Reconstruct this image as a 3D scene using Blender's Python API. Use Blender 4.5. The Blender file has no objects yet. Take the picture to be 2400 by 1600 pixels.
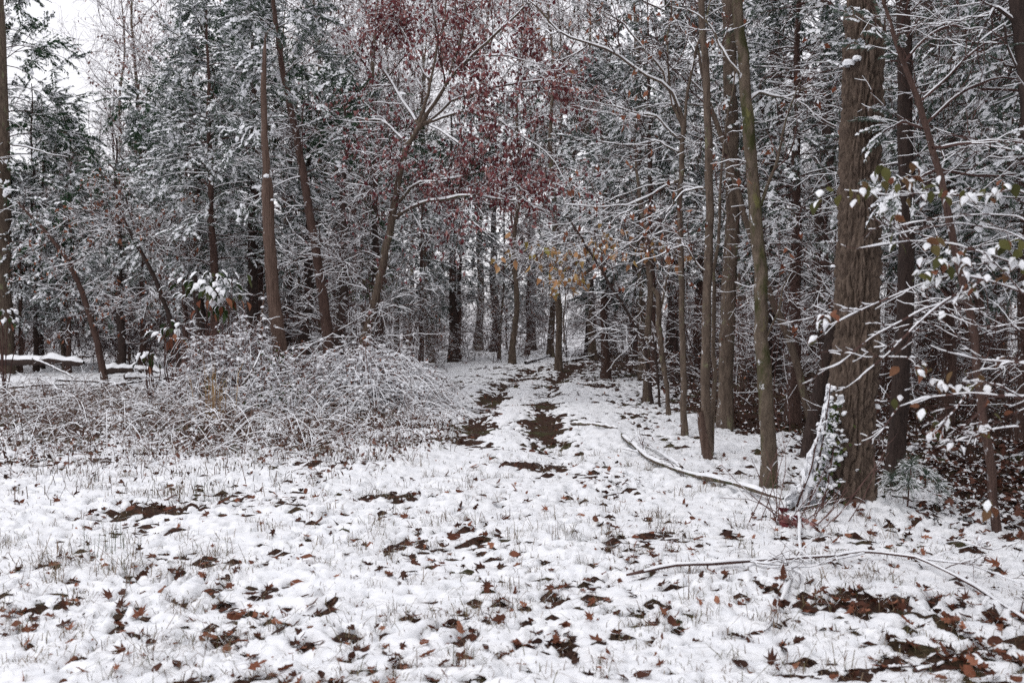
import bpy, math
import numpy as np

# ------------------------------------------------------------------ camera, sky, sun, exposure
scene = bpy.context.scene
COL = scene.collection
EYE, HOR, FPX = 1.6, 745.0, 2333.0            # eye height, horizon row and focal length (photo pixels)
cam_d = bpy.data.cameras.new("camera")
cam = bpy.data.objects.new("camera", cam_d)
COL.objects.link(cam)
cam_d.lens, cam_d.sensor_width = 35.0, 36.0
cam_d.clip_start, cam_d.clip_end = 0.1, 1500.0
cam.location = (0, 0, EYE)
cam.rotation_euler = (math.radians(90.0) - math.atan((800 - HOR) / FPX), 0, 0)
cam_d.dof.use_dof = True
cam_d.dof.focus_distance = 12.5
cam_d.dof.aperture_fstop = 3.2
scene.camera = cam

SUN_EL, SUN_AZ = math.radians(64), math.radians(-140)   # soft light from behind the camera's left
world = bpy.data.worlds.new("World")
scene.world = world
world.use_nodes = True
wn, wl = world.node_tree.nodes, world.node_tree.links
bg = wn["Background"]
sky = wn.new("ShaderNodeTexSky")
sky.sky_type = 'NISHITA'
sky.sun_disc = False
sky.sun_elevation, sky.sun_rotation = SUN_EL, SUN_AZ
sky.air_density, sky.dust_density, sky.ozone_density = 1.0, 1.5, 1.0
hs = wn.new("ShaderNodeHueSaturation")
hs.inputs["Saturation"].default_value = 0.12       # an overcast sky is grey
wl.new(sky.outputs[0], hs.inputs["Color"])
cl = wn.new("ShaderNodeMix")                       # the even cloud layer in front of it
cl.data_type = 'RGBA'
cl.inputs[0].default_value = 0.7
cl.inputs[7].default_value = (4.25, 4.18, 4.42, 1)
wl.new(hs.outputs[0], cl.inputs[6])
wl.new(cl.outputs[2], bg.inputs[0])
bg.inputs[1].default_value = 0.15

sun_d = bpy.data.lights.new("sun", 'SUN')
sun = bpy.data.objects.new("sun", sun_d)
COL.objects.link(sun)
sun_d.energy, sun_d.angle = 0.5, math.radians(40)
sun_d.color = (1.0, 0.98, 0.95)
sun.rotation_euler = (math.pi / 2 - SUN_EL, 0, -SUN_AZ + math.pi)
sun.location = (-10, -10, 30)

scene.view_settings.view_transform = 'Standard'
scene.view_settings.look = 'None'
scene.view_settings.gamma = 1.0
scene.view_settings.exposure = 0.78
scene.view_settings.use_curve_mapping = False
scene.render.engine = 'CYCLES'
cy = scene.cycles
cy.max_bounces, cy.diffuse_bounces, cy.glossy_bounces = 4, 3, 1
cy.transmission_bounces, cy.transparent_max_bounces = 2, 4
cy.use_adaptive_sampling = False
cy.use_denoising = False
cy.caustics_reflective = cy.caustics_refractive = False

rng = np.random.default_rng(7)
Z = np.array([0.0, 0.0, 1.0])


def px(x, y, d):
    """the point at depth d (metres ahead) that the photo shows at pixel x, y"""
    return np.array([(x - 1200) / FPX * d, d, EYE - (y - HOR) / FPX * d])


def gx(x, d):
    return (x - 1200) / FPX * d


def gd(y):
    return EYE * FPX / (y - HOR)


# ------------------------------------------------------------------ noise
def _hash(ix, iy, seed):
    h = (ix.astype(np.int64) * 374761393 + iy.astype(np.int64) * 668265263 + seed * 1274126177) & 0xffffffff
    h = ((h ^ (h >> 13)) * 1274126177) & 0xffffffff
    return (h ^ (h >> 16)) & 0xffff


def pn(x, y, seed=0):
    """2-D gradient noise, about -0.7 .. 0.7"""
    x, y = np.broadcast_arrays(np.asarray(x, float), np.asarray(y, float))
    ix, iy = np.floor(x), np.floor(y)
    fx, fy = x - ix, y - iy
    u, v = fx * fx * fx * (fx * (fx * 6 - 15) + 10), fy * fy * fy * (fy * (fy * 6 - 15) + 10)

    def g(ox, oy):
        a = _hash(ix + ox, iy + oy, seed) * (2 * math.pi / 65536)
        return np.cos(a) * (fx - ox) + np.sin(a) * (fy - oy)
    a = g(0, 0) * (1 - u) + g(1, 0) * u
    b = g(0, 1) * (1 - u) + g(1, 1) * u
    return a * (1 - v) + b * v


def fbm(x, y, seed=0, oct=3):
    s, a, t = 0, 1.0, 0
    for i in range(oct):
        s = s + a * pn(x * 2 ** i, y * 2 ** i, seed + i)
        t += a
        a *= 0.5
    return s / t


def sm(a, b, x):
    t = np.clip((x - a) / (b - a), 0, 1)
    return t * t * (3 - 2 * t)


def nrm(v):
    return v / np.maximum(np.linalg.norm(v, axis=-1, keepdims=True), 1e-9)


# ------------------------------------------------------------------ materials
MATS = {}


def mat(name):
    m = bpy.data.materials.new(name)
    m.use_nodes = True
    nt = m.node_tree
    b = nt.nodes["Principled BSDF"]
    b.inputs["Roughness"].default_value = 0.85
    b.inputs["Specular IOR Level"].default_value = 0.15
    MATS[name] = m
    return m, nt.nodes, nt.links, b


def ramp(n, stops, fac, l):
    r = n.new("ShaderNodeValToRGB")
    e = r.color_ramp.elements
    while len(e) < len(stops):
        e.new(0.5)
    for q, (p, c) in zip(e, stops):
        q.position = p
        q.color = (*c, 1) if len(c) == 3 else c
    l.new(fac, r.inputs[0])
    return r


def noise_node(n, l, scale, detail=4, vec=None, rough=0.6):
    t = n.new("ShaderNodeTexNoise")
    t.inputs["Scale"].default_value = scale
    t.inputs["Detail"].default_value = detail
    t.inputs["Roughness"].default_value = rough
    if vec is not None:
        l.new(vec, t.inputs["Vector"])
    return t


def mapping(n, l, scale, which="Object"):
    tc = n.new("ShaderNodeTexCoord")
    mp = n.new("ShaderNodeMapping")
    mp.inputs["Scale"].default_value = scale
    l.new(tc.outputs[which], mp.inputs[0])
    return mp.outputs[0]


def bump(n, l, b, h, strength, dist):
    bp = n.new("ShaderNodeBump")
    bp.inputs["Strength"].default_value = strength
    bp.inputs["Distance"].default_value = dist
    l.new(h, bp.inputs["Height"])
    l.new(bp.outputs[0], b.inputs["Normal"])


def mix(n, l, fac, a, b):
    m = n.new("ShaderNodeMix")
    m.data_type = 'RGBA'
    for s, v in ((0, fac), (6, a), (7, b)):
        if isinstance(v, (int, float)):
            m.inputs[s].default_value = v
        elif isinstance(v, tuple):
            m.inputs[s].default_value = (*v, 1)
        else:
            l.new(v, m.inputs[s])
    return m.outputs[2]


def mk_snow(name, grain):
    m, n, l, b = mat(name)
    v = mapping(n, l, (1, 1, 1))
    a = noise_node(n, l, 9, 3, v)
    r = ramp(n, [(0.3, (0.75, 0.765, 0.80)), (0.7, (0.85, 0.855, 0.875))], a.outputs[0], l)
    l.new(r.outputs[0], b.inputs["Base Color"])
    b.inputs["Roughness"].default_value = 0.7
    if grain:
        g = noise_node(n, l, 90, 5, v, 0.7)
        bump(n, l, b, g.outputs[0], 0.25, 0.005)
    return m


def mk_bark(name, c1, c2, vscale=(28, 28, 5), lichen=None, lichen_amt=0.6, moss=None, plaster=0.0, bstr=1.0, bdist=0.03):
    m, n, l, b = mat(name)
    v = mapping(n, l, vscale)
    a = noise_node(n, l, 1.0, 6, v, 0.7)
    r = ramp(n, [(0.32, c1), (0.68, c2)], a.outputs[0], l)
    col = r.outputs[0]
    if lichen:
        v2 = mapping(n, l, (5, 5, 2.2))
        t = noise_node(n, l, 1.0, 6, v2, 0.75)
        k = ramp(n, [(lichen_amt, (0, 0, 0)), (lichen_amt + 0.08, (1, 1, 1))], t.outputs[0], l)
        col = mix(n, l, k.outputs[0], col, lichen)
    if moss:
        v3 = mapping(n, l, (4, 4, 1.4))
        t = noise_node(n, l, 1.3, 5, v3, 0.7)
        k = ramp(n, [(0.50, (0, 0, 0)), (0.62, (1, 1, 1))], t.outputs[0], l)
        col = mix(n, l, k.outputs[0], col, moss)
    if plaster:
        # snow blown onto the windward side of the bark
        g = n.new("ShaderNodeNewGeometry")
        d = n.new("ShaderNodeVectorMath")
        d.operation = 'DOT_PRODUCT'
        d.inputs[1].default_value = (-0.8, -0.25, 0.55)
        l.new(g.outputs["Normal"], d.inputs[0])
        t = noise_node(n, l, 16, 6, mapping(n, l, (1, 1, 0.6)), 0.8)
        ad = n.new("ShaderNodeMath")
        ad.operation = 'MULTIPLY_ADD'
        l.new(d.outputs["Value"], ad.inputs[0])
        ad.inputs[1].default_value = 0.22
        l.new(t.outputs[0], ad.inputs[2])
        k = ramp(n, [(0.80 - plaster, (0, 0, 0)), (0.83 - plaster, (1, 1, 1))], ad.outputs[0], l)
        col = mix(n, l, k.outputs[0], col, (0.82, 0.83, 0.86))
    l.new(col, b.inputs["Base Color"])
    bump(n, l, b, a.outputs[0], bstr, bdist)
    return m


def mk_leaf(name, stops, transl=0.25):
    """leaves whose colour varies from one to the next"""
    m, n, l, b = mat(name)
    g = n.new("ShaderNodeNewGeometry")
    oi = n.new("ShaderNodeObjectInfo")
    ad = n.new("ShaderNodeMath")
    ad.operation = 'ADD'
    l.new(g.outputs["Random Per Island"], ad.inputs[0])
    l.new(oi.outputs["Random"], ad.inputs[1])
    fr = n.new("ShaderNodeMath")
    fr.operation = 'FRACT'
    l.new(ad.outputs[0], fr.inputs[0])
    r = ramp(n, stops, fr.outputs[0], l)
    t = noise_node(n, l, 60, 3, mapping(n, l, (1, 1, 1)))
    dk = ramp(n, [(0.3, (0.65, 0.65, 0.65)), (0.7, (1.1, 1.1, 1.1))], t.outputs[0], l)
    mu = n.new("ShaderNodeMix")
    mu.data_type = 'RGBA'
    mu.blend_type = 'MULTIPLY'
    mu.inputs[0].default_value = 1.0
    l.new(r.outputs[0], mu.inputs[6])
    l.new(dk.outputs[0], mu.inputs[7])
    l.new(mu.outputs[2], b.inputs["Base Color"])
    b.inputs["Roughness"].default_value = 0.6
    if transl:
        tr = n.new("ShaderNodeBsdfTranslucent")
        l.new(mu.outputs[2], tr.inputs[0])
        ms = n.new("ShaderNodeMixShader")
        ms.inputs[0].default_value = transl
        l.new(b.outputs[0], ms.inputs[1])
        l.new(tr.outputs[0], ms.inputs[2])
        l.new(ms.outputs[0], n["Material Output"].inputs[0])
    return m


def mk_flat(name, c1, c2, scale=3.0):
    m, n, l, b = mat(name)
    t = noise_node(n, l, scale, 4, mapping(n, l, (1, 1, 1)))
    r = ramp(n, [(0.3, c1), (0.7, c2)], t.outputs[0], l)
    l.new(r.outputs[0], b.inputs["Base Color"])
    return m


SNOW = mk_snow("snow", False)
SNOWG = mk_snow("ground_snow", True)
OAK = mk_bark("oak_bark", (0.068, 0.048, 0.038), (0.185, 0.138, 0.108), (30, 30, 12), (0.16, 0.16, 0.06), 0.72, None, 0.0)
BARK_GREY = mk_bark("grey_bark", (0.058, 0.042, 0.033), (0.175, 0.132, 0.102), (22, 22, 5), (0.19, 0.19, 0.11), 0.57, None, 0.02)
BARK_MOSS = mk_bark("mossy_bark", (0.065, 0.048, 0.037), (0.18, 0.14, 0.105), (20, 20, 7), (0.16, 0.15, 0.06), 0.57, (0.05, 0.052, 0.02), 0.03)
BARK_RED = mk_bark("red_brown_bark", (0.05, 0.030, 0.025), (0.135, 0.085, 0.070), (34, 34, 4), None, 0.6, None, 0.04)
BARK_DARK = mk_bark("dark_bark", (0.028, 0.02, 0.018), (0.075, 0.052, 0.044), (26, 26, 5), None, 0.6, None, 0.0)
BARK_SNAG = mk_bark("snag_wood", (0.065, 0.040, 0.031), (0.17, 0.115, 0.092), (44, 44, 2.5), None, 0.6, None, 0.04)
TWIG = mk_flat("twig_bark", (0.045, 0.023, 0.020), (0.12, 0.070, 0.060), 6)
TWIG_RED = mk_flat("cane_bark", (0.09, 0.045, 0.042), (0.17, 0.105, 0.09), 6)
CEDAR = mk_leaf("cedar_green", [(0, (0.055, 0.088, 0.062)), (0.5, (0.105, 0.145, 0.11)), (1, (0.17, 0.21, 0.165))], 0.1)
HEMLOCK = mk_leaf("hemlock_green", [(0, (0.016, 0.042, 0.018)), (0.6, (0.034, 0.075, 0.036)), (1, (0.07, 0.115, 0.065))], 0.1)
LEAF_RED = mk_leaf("crimson_leaf", [(0, (0.11, 0.020, 0.026)), (0.35, (0.20, 0.055, 0.060)), (0.7, (0.32, 0.135, 0.13)), (1, (0.45, 0.26, 0.24))])
LEAF_RUST = mk_leaf("rust_leaf", [(0, (0.14, 0.045, 0.025)), (0.5, (0.25, 0.09, 0.05)), (1, (0.34, 0.15, 0.085))])
LEAF_PINK = mk_leaf("pinkish_leaf", [(0, (0.13, 0.05, 0.042)), (0.5, (0.22, 0.10, 0.085)), (1, (0.33, 0.17, 0.14))])
LEAF_GOLD = mk_leaf("gold_leaf", [(0, (0.40, 0.19, 0.09)), (0.5, (0.52, 0.30, 0.15)), (0.85, (0.46, 0.33, 0.12)), (1, (0.26, 0.26, 0.06))])
LEAF_OLIVE = mk_leaf("olive_leaf", [(0, (0.06, 0.062, 0.02)), (0.45, (0.13, 0.125, 0.04)), (0.65, (0.17, 0.10, 0.05)), (1, (0.22, 0.085, 0.05))])
LEAF_GREEN = mk_leaf("evergreen_leaf", [(0, (0.028, 0.05, 0.015)), (0.6, (0.05, 0.075, 0.022)), (1, (0.10, 0.10, 0.035))], 0.1)
LEAF_DEAD = mk_leaf("dead_leaf", [(0, (0.035, 0.016, 0.011)), (0.45, (0.09, 0.034, 0.021)), (0.8, (0.20, 0.072, 0.04)), (1, (0.32, 0.14, 0.085))], 0.1)
LITTER = mk_leaf("litter_leaf", [(0, (0.03, 0.015, 0.011)), (0.5, (0.085, 0.038, 0.027)), (1, (0.19, 0.085, 0.06))], 0)
GRASS = mk_leaf("dead_grass", [(0, (0.10, 0.06, 0.04)), (0.4, (0.19, 0.125, 0.085)), (0.75, (0.11, 0.105, 0.045)), (1, (0.28, 0.20, 0.14))], 0.15)
WEEDY = mk_leaf("weed_blade", [(0, (0.06, 0.032, 0.024)), (0.5, (0.14, 0.085, 0.062)), (0.8, (0.07, 0.07, 0.03)), (1, (0.22, 0.15, 0.11))], 0.1)
STRAW = mk_leaf("straw", [(0, (0.30, 0.18, 0.08)), (1, (0.45, 0.31, 0.16))], 0.15)
WEED = mk_leaf("weed_stem", [(0, (0.09, 0.05, 0.04)), (0.5, (0.16, 0.10, 0.08)), (1, (0.20, 0.13, 0.10))], 0)


# ------------------------------------------------------------------ mesh building
class MB:
    def __init__(self):
        self.V, self.Q, self.QM, self.T, self.TM, self.n = [], [], [], [], [], 0

    def add(self, V, Q=None, qm=0, T=None, tm=0):
        V = np.asarray(V, float).reshape(-1, 3)
        self.V.append(V)
        if Q is not None and len(Q):
            Q = np.asarray(Q, np.int64).reshape(-1, 4)
            self.Q.append(Q + self.n)
            self.QM.append(np.broadcast_to(np.asarray(qm), (len(Q),)))
        if T is not None and len(T):
            T = np.asarray(T, np.int64).reshape(-1, 3)
            self.T.append(T + self.n)
            self.TM.append(np.broadcast_to(np.asarray(tm), (len(T),)))
        self.n += len(V)

    def mesh(self, name, mats, smooth=True, origin=None):
        me = bpy.data.meshes.new(name)
        V = np.concatenate(self.V)
        if origin is not None:
            V = V - np.asarray(origin)
        loops, starts, mi, at = [], [], [], 0
        for arr, mm, k in ((self.Q, self.QM, 4), (self.T, self.TM, 3)):
            if arr:
                a = np.concatenate(arr)
                loops.append(a.ravel())
                starts.append(at + np.arange(len(a)) * k)
                mi.append(np.concatenate(mm))
                at += len(a) * k
        loops, starts, mi = np.concatenate(loops), np.concatenate(starts), np.concatenate(mi)
        me.vertices.add(len(V))
        me.vertices.foreach_set("co", V.astype(np.float32).ravel())
        me.loops.add(len(loops))
        me.loops.foreach_set("vertex_index", loops.astype(np.int32))
        me.polygons.add(len(starts))
        me.polygons.foreach_set("loop_start", starts.astype(np.int32))
        me.polygons.foreach_set("material_index", mi.astype(np.int32))
        for m in mats:
            me.materials.append(m)
        me.update(calc_edges=True)
        me.polygons.foreach_set("use_smooth", np.full(len(starts), bool(smooth)))
        return me


def frames(P, ref=None):
    T = np.gradient(P, axis=1)
    T = nrm(T)
    if ref is None:
        hz = np.hypot(T[..., 0], T[..., 1]).min(axis=1)
        a = rng.uniform(0, 2 * math.pi, len(P))
        hor = np.stack([np.cos(a), np.sin(a), 0 * a], -1)
        ref = np.where((hz > 0.22)[:, None], Z[None], hor)
    ref = np.broadcast_to(ref, (len(P), 3))[:, None, :]
    S = nrm(np.cross(T, np.broadcast_to(ref, T.shape)))
    U = np.cross(S, T)
    return T, S, U


def tube(mb, P, R, n=4, snow=0.0, gap=0.25, mats=(0, 1), disp=0.0, dfreq=12.0, ref=None, seed=0, bare=0.0):
    """tubes along polylines P (N,K,3) of radius R (N,K); snow: thickness of the load on the upper side"""
    P = np.asarray(P, float)
    if P.ndim == 2:
        P, R = P[None], np.asarray(R, float)[None]
    R = np.broadcast_to(np.asarray(R, float), P.shape[:2])
    N, K = P.shape[:2]
    T, S, U = frames(P, ref)
    ph = np.arange(n) * 2 * math.pi / n
    rad = R[:, :, None] * np.ones(n)
    if disp:
        arc = np.arange(K)[None, :, None] * np.linalg.norm(P[:, 1:] - P[:, :-1], axis=-1).mean() * np.ones((N, 1, n))
        cx, sx = np.cos(ph) * 0.5, np.sin(ph) * 0.5
        w = pn(arc * dfreq * 0.35 + cx * 9, sx * 9 + arc * 1.3, seed + 3) + 0.6 * pn(arc * dfreq + cx * 23, sx * 23, seed + 5)
        rad = rad * (1 + disp * w)
    V = P[:, :, None] + rad[..., None] * (np.sin(ph)[:, None] * S[:, :, None] + np.cos(ph)[:, None] * U[:, :, None])
    q = np.arange(N * K * n).reshape(N, K, n)
    a, b = q[:, :-1], q[:, 1:]
    F = np.stack([a, b, np.roll(b, -1, 2), np.roll(a, -1, 2)], -1)
    M = np.full(F.shape[:3], mats[0])
    if np.any(np.asarray(snow) > 0):
        s = np.broadcast_to(np.asarray(snow, float), (N, K)) if np.ndim(snow) < 2 else snow
        k = np.arange(N * K).reshape(N, K)
        w = 0.42 - bare + pn(k * 0.37 + 11.3, k * 0.011, 5) * 1.5
        s = s * np.clip(U[..., 2], 0, 1) ** 1.5 * np.clip(w, 0.0, 1.3) * (rng.random((N, 1)) > gap * 0.5)
        V = V + (s[:, :, None] * np.clip(np.cos(ph), 0, 1) ** 0.6)[..., None] * Z
        # a snow load is a little wider than the twig it lies on
        V = V + (s[:, :, None] * 0.35 * np.sin(ph) * (np.cos(ph) > -0.2))[..., None] * S[:, :, None]
        sf = 0.5 * (s[:, :-1] + s[:, 1:])
        top = np.cos(ph + math.pi / n) > 0.18
        M = np.where((sf[:, :, None] > 0.0012) & top, mats[1], mats[0])
    mb.add(V, F, M.ravel())
    return V


def resample(pts, K, wob=0.0, seed=1):
    pts = np.asarray(pts, float)
    d = np.r_[0, np.cumsum(np.linalg.norm(np.diff(pts, axis=0), axis=1))]
    t = np.linspace(0, d[-1], K * 6)
    L = np.stack([np.interp(t, d, pts[:, i]) for i in range(3)], -1)
    w = max(3, int(K * 6 / max(len(pts), 2) * 0.5) | 1)
    pad = np.concatenate([2 * L[:1] - L[w:0:-1], L, 2 * L[-1:] - L[-2:-w - 2:-1]])
    ker = np.hanning(w + 2)[1:-1]
    ker /= ker.sum()
    S = np.stack([np.convolve(pad[:, i], ker, 'same')[w:w + len(L)] for i in range(3)], -1)
    S[0], S[-1] = pts[0], pts[-1]
    S = S[np.linspace(0, len(S) - 1, K).astype(int)]
    if wob:
        k = np.linspace(0, d[-1], K)
        for i in range(3):
            S[:, i] += wob * pn(k * 1.7, i * 7.3 + seed, seed) * np.minimum(1, k / (0.1 * d[-1] + 1e-6)) + 0.35 * wob * pn(k * 5.1, i * 3.3, seed + 9)
    return S


def spawn(P, R, m, t0, t1, ang, L, K, up=0.0, jit=0.15, rr=0.55, tip=0.35, flat=1.0, angv=0.25, rmin=0.003, lt=0.45, aim=None, rmax=1.0, g=None):
    """m side branches on each of the polylines P; returns their polylines and radii"""
    g = g or rng
    N, K0 = P.shape[:2]
    n = N * m
    t = g.uniform(t0, t1, n)
    pi = np.repeat(np.arange(N), m)
    f = t * (K0 - 1)
    i0 = np.minimum(f.astype(int), K0 - 2)
    fr = (f - i0)[:, None]
    A, B = P[pi, i0], P[pi, i0 + 1]
    pos = A * (1 - fr) + B * fr
    T = nrm(B - A)
    r0 = R[pi, i0] * (1 - fr[:, 0]) + R[pi, i0 + 1] * fr[:, 0]
    q = g.normal(size=(n, 3))
    q[:, 2] *= flat
    if aim is not None:
        q = q + np.asarray(aim)
    perp = nrm(q - (q * T).sum(1, keepdims=True) * T)
    a = ang + g.normal(size=(n, 1)) * angv
    D = nrm(np.cos(a) * T + np.sin(a) * perp)
    ln = np.broadcast_to(np.asarray(L), (N,))[pi] * (1 - lt * t) * g.uniform(0.55, 1.25, n)
    out = np.empty((n, K, 3))
    out[:, 0] = pos
    for k in range(1, K):
        D = nrm(D + g.normal(size=(n, 3)) * jit + np.array([0, 0, up]) * (k / K))
        out[:, k] = out[:, k - 1] + D * (ln / (K - 1))[:, None]
    rb = np.clip(r0 * rr * g.uniform(0.7, 1.1, n), rmin, rmax)
    Rr = rb[:, None] * np.linspace(1, tip, K)
    return out, np.maximum(Rr, rmin * 0.6)


def rotm(D, roll=None, up=Z):
    """matrices whose x axis runs along D, z as near up as can be, rolled about x"""
    D = nrm(D)
    h = np.broadcast_to(up, D.shape)
    Y = np.cross(h, D)
    bad = np.linalg.norm(Y, axis=1) < 1e-3
    Y[bad] = [0, 1, 0]
    Y = nrm(Y)
    X3 = np.cross(D, Y)
    if roll is not None:
        c, s = np.cos(roll)[:, None], np.sin(roll)[:, None]
        Y, X3 = c * Y + s * X3, c * X3 - s * Y
    return np.stack([D, Y, X3], -1)


def stamp(mb, tpl, pos, Rm, scale, mats=None):
    """copies of a template (V, tris, material per tri) at positions"""
    V, T, M = tpl
    N, nv = len(pos), len(V)
    if N == 0:
        return
    sc = np.asarray(scale, float)
    sc = sc[:, None, None] if sc.ndim == 1 else sc
    W = np.einsum('nij,vj->nvi', Rm, V) * sc + pos[:, None]
    F = (T[None] + (np.arange(N) * nv)[:, None, None]).reshape(-1, 3)
    mm = np.tile(M, N) if mats is None else np.repeat(mats, len(T))
    mb.add(W, T=F, tm=mm)


# ------------------------------------------------------------------ templates
def spray_template(g, droop=0.35, ng=58, nsn=6, wide=0.018, fine=6):
    V, T, M = [], [], []

    def kite(b, d, ln, w, nz, m):
        d = d / np.linalg.norm(d)
        s = np.cross(d, [0, 0, 1.0])
        s = s / (np.linalg.norm(s) + 1e-6)
        s = s + np.array([0, 0, g.normal() * 0.5])
        i = len(V)
        mid = b + d * ln * 0.45 + np.array([0, 0, 0.03 * ln])
        V.extend([b, mid + s * w, b + d * ln + np.array([0, 0, -0.12 * ln]), mid - s * w])
        T.extend([[i, i + 1, i + 2], [i, i + 2, i + 3]])
        M.extend([m, m])
    for k in range(ng):
        s = g.uniform(0.02, 1)
        sd = 1 if k % 2 else -1
        a = g.uniform(0.35, 1.15)
        ln = 0.23 * (1 - 0.45 * s) * g.uniform(0.6, 1.4)
        b = np.array([s, sd * 0.02, -0.14 * s * s])
        d = np.array([math.cos(a), sd * math.sin(a), -droop * g.uniform(0.2, 1.6)])
        kite(b, d, ln, wide * g.uniform(0.7, 1.4), 0, 0)
        if k < fine:
            kite(b + [0, 0, 0.022], d + np.array([0, 0, 0.06]), ln * 0.8, wide * 1.1, 0, 1)
    for k in range(nsn):
        if k % 4 == 0:
            s0, lat0 = g.uniform(0.15, 0.95), g.normal() * 0.09
        s = s0 + g.normal() * 0.07
        lat = lat0 + g.normal() * 0.05
        c = np.array([s, lat, -0.14 * s * s - 0.5 * abs(lat) * droop + 0.02 + 0.03 * g.random()])
        r = g.uniform(0.045, 0.105)
        i, nn = len(V), 5
        for j in range(nn):
            a = j * 2 * math.pi / nn + g.uniform(-0.4, 0.4)
            q = r * g.uniform(0.6, 1.35)
            V.append(c + np.array([math.cos(a) * q * 1.25, math.sin(a) * q, -0.35 * r - 0.3 * q * droop]))
        V.append(c + np.array([g.normal() * 0.2 * r, g.normal() * 0.2 * r, r * 0.6]))
        for j in range(nn):
            T.append([i + j, i + (j + 1) % nn, i + nn])
            M.append(1)
    return np.array(V, float), np.array(T), np.array(M)


def leaf_template(curl=0.25, fold=0.18, width=0.32, st=4, snow=False):
    """an oval leaf along +x, 1 long; with snow, a thin load on its upper half"""
    V, T, M = [], [], []

    def blade(lift, ws, s0, s1, m):
        i0 = len(V)
        for k in range(st + 1):
            s = s0 + (s1 - s0) * k / st
            w = width * ws * math.sin(math.pi * min(0.985, max(0.02, s ** 0.8)))
            z = -curl * s * s + lift * math.sin(math.pi * (k / st) * 0.98 + 0.02)
            V.extend([[s, -w, z + fold * w], [s, 0, z + (lift * 0.4 if m else 0)], [s, w, z + fold * w]])
        for k in range(st):
            a = i0 + 3 * k
            for c in (0, 1):
                T.extend([[a + c, a + 3 + c, a + 4 + c], [a + c, a + 4 + c, a + 1 + c]])
                M.extend([m, m])
    blade(0, 1.0, 0, 1, 0)
    if snow:
        blade(0.05, 0.95, 0.0, 0.36, 1)
    return np.array(V, float), np.array(T), np.array(M)


def small_leaf():
    V = np.array([[0, 0, 0], [0.45, 0.27, 0.03], [1, 0, -0.12], [0.45, -0.27, 0.03], [0.4, 0, -0.05],
                  [0.0, 0, 0.03], [0.2, 0.15, 0.06], [0.42, 0, 0.03], [0.2, -0.15, 0.06]])
    T = np.array([[0, 1, 4], [1, 2, 4], [2, 3, 4], [3, 0, 4], [5, 6, 7], [5, 7, 8]])
    return V, T, np.array([0, 0, 0, 0, 1, 1])


def lobed_leaf(g, kind):
    """fallen leaves: maple (pointed lobes), oak (round lobes) or a curled oval; about 1 across"""
    if kind == 'maple':
        tips = [(-150, .42), (-112, .26), (-85, .62), (-58, .30), (-30, .80), (-12, .42), (0, 1.0), (12, .42), (30, .80), (58, .30), (85, .62), (112, .26), (150, .42)]
    elif kind == 'oak':
        tips = [(-165, .3), (-120, .25), (-80, .48), (-55, .28), (-38, .62), (-22, .42), (-14, .85), (0, 1.0), (14, .85), (22, .42), (38, .62), (55, .28), (80, .48), (120, .25), (165, .3)]
    else:
        tips = [(-160, .35), (-110, .34), (-60, .42), (-25, .66), (0, 1.0), (25, .66), (60, .42), (110, .34), (160, .35)]
    c1, c2 = g.uniform(0.2, 0.7), g.uniform(-0.2, 0.6)
    V, T = [[0, 0, 0]], []
    for a, r in tips:
        a = math.radians(a + g.normal() * 4)
        r *= g.uniform(0.85, 1.15)
        x, y = r * math.cos(a), r * math.sin(a)
        V.append([x, y, c1 * y * y + c2 * x * abs(x) + g.normal() * 0.05])
    for j in range(1, len(tips)):
        T.append([0, j, j + 1])
    T.append([0, len(tips), 1])
    V += [[0, 0, 0], [-0.6, 0.02, 0.02], [-0.6, -0.02, 0.02]]
    T.append([len(V) - 3, len(V) - 2, len(V) - 1])
    V = np.array(V, float)
    V[:, 0] -= 0.1
    return V * 0.6, np.array(T), np.zeros(len(T), int)


def blob(g, nu=8, nv=4, flat=0.6):
    """an irregular lump of snow, radius 1, open below"""
    V, T = [], []
    for i in range(nv):
        e = -0.45 + (math.pi / 2 + 0.45) * i / nv
        for j in range(nu):
            a = j * 2 * math.pi / nu + 0.3 * i
            r = g.uniform(0.85, 1.15)
            V.append([math.cos(e) * math.cos(a) * r, math.cos(e) * math.sin(a) * r, math.sin(e) * flat * r])
    V.append([0, 0, flat])
    for i in range(nv - 1):
        for j in range(nu):
            a, b = i * nu + j, i * nu + (j + 1) % nu
            T += [[a, b, b + nu], [a, b + nu, a + nu]]
    for j in range(nu):
        T.append([(nv - 1) * nu + j, (nv - 1) * nu + (j + 1) % nu, nv * nu])
    return np.array(V, float), np.array(T), np.ones(len(T), int)


# ------------------------------------------------------------------ scene graph
def tag(o, label=None, cat=None, group=None, kind=None):
    for k, v in (("label", label), ("category", cat), ("group", group), ("kind", kind)):
        if v:
            o[k] = v
    return o


def link(name, data, parent=None, loc=None, kind=None, label=None):
    o = bpy.data.objects.new(name, data)
    COL.objects.link(o)
    if parent is not None:
        o.parent = parent
    if loc is not None:
        o.location = loc
    return tag(o, label=label, kind=kind)


def place(parts, name, label, cat, loc, rotz=0.0, scale=1.0, group=None, tilt=(0, 0)):
    """a thing: an Empty at its base with a child for each (part name, mesh, kind)"""
    e = link(name, None, loc=loc)
    e.empty_display_size = 0.2
    e.rotation_euler = (tilt[0], tilt[1], rotz)
    e.scale = (scale,) * 3
    tag(e, label, cat, group)
    for p in parts:
        link(p[0], p[1], e, kind=p[2] if len(p) > 2 else None)
    return e


def local(world_pts, base):
    return np.asarray(world_pts, float) - np.asarray(base, float)


# ------------------------------------------------------------------ ground and snow
def track_x(Y):
    return np.interp(Y, [0, 10, 15, 20, 25, 30, 34, 40], [-0.15, -0.1, -0.05, 0.15, 0.5, 1.15, 2.0, 4.6])


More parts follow.
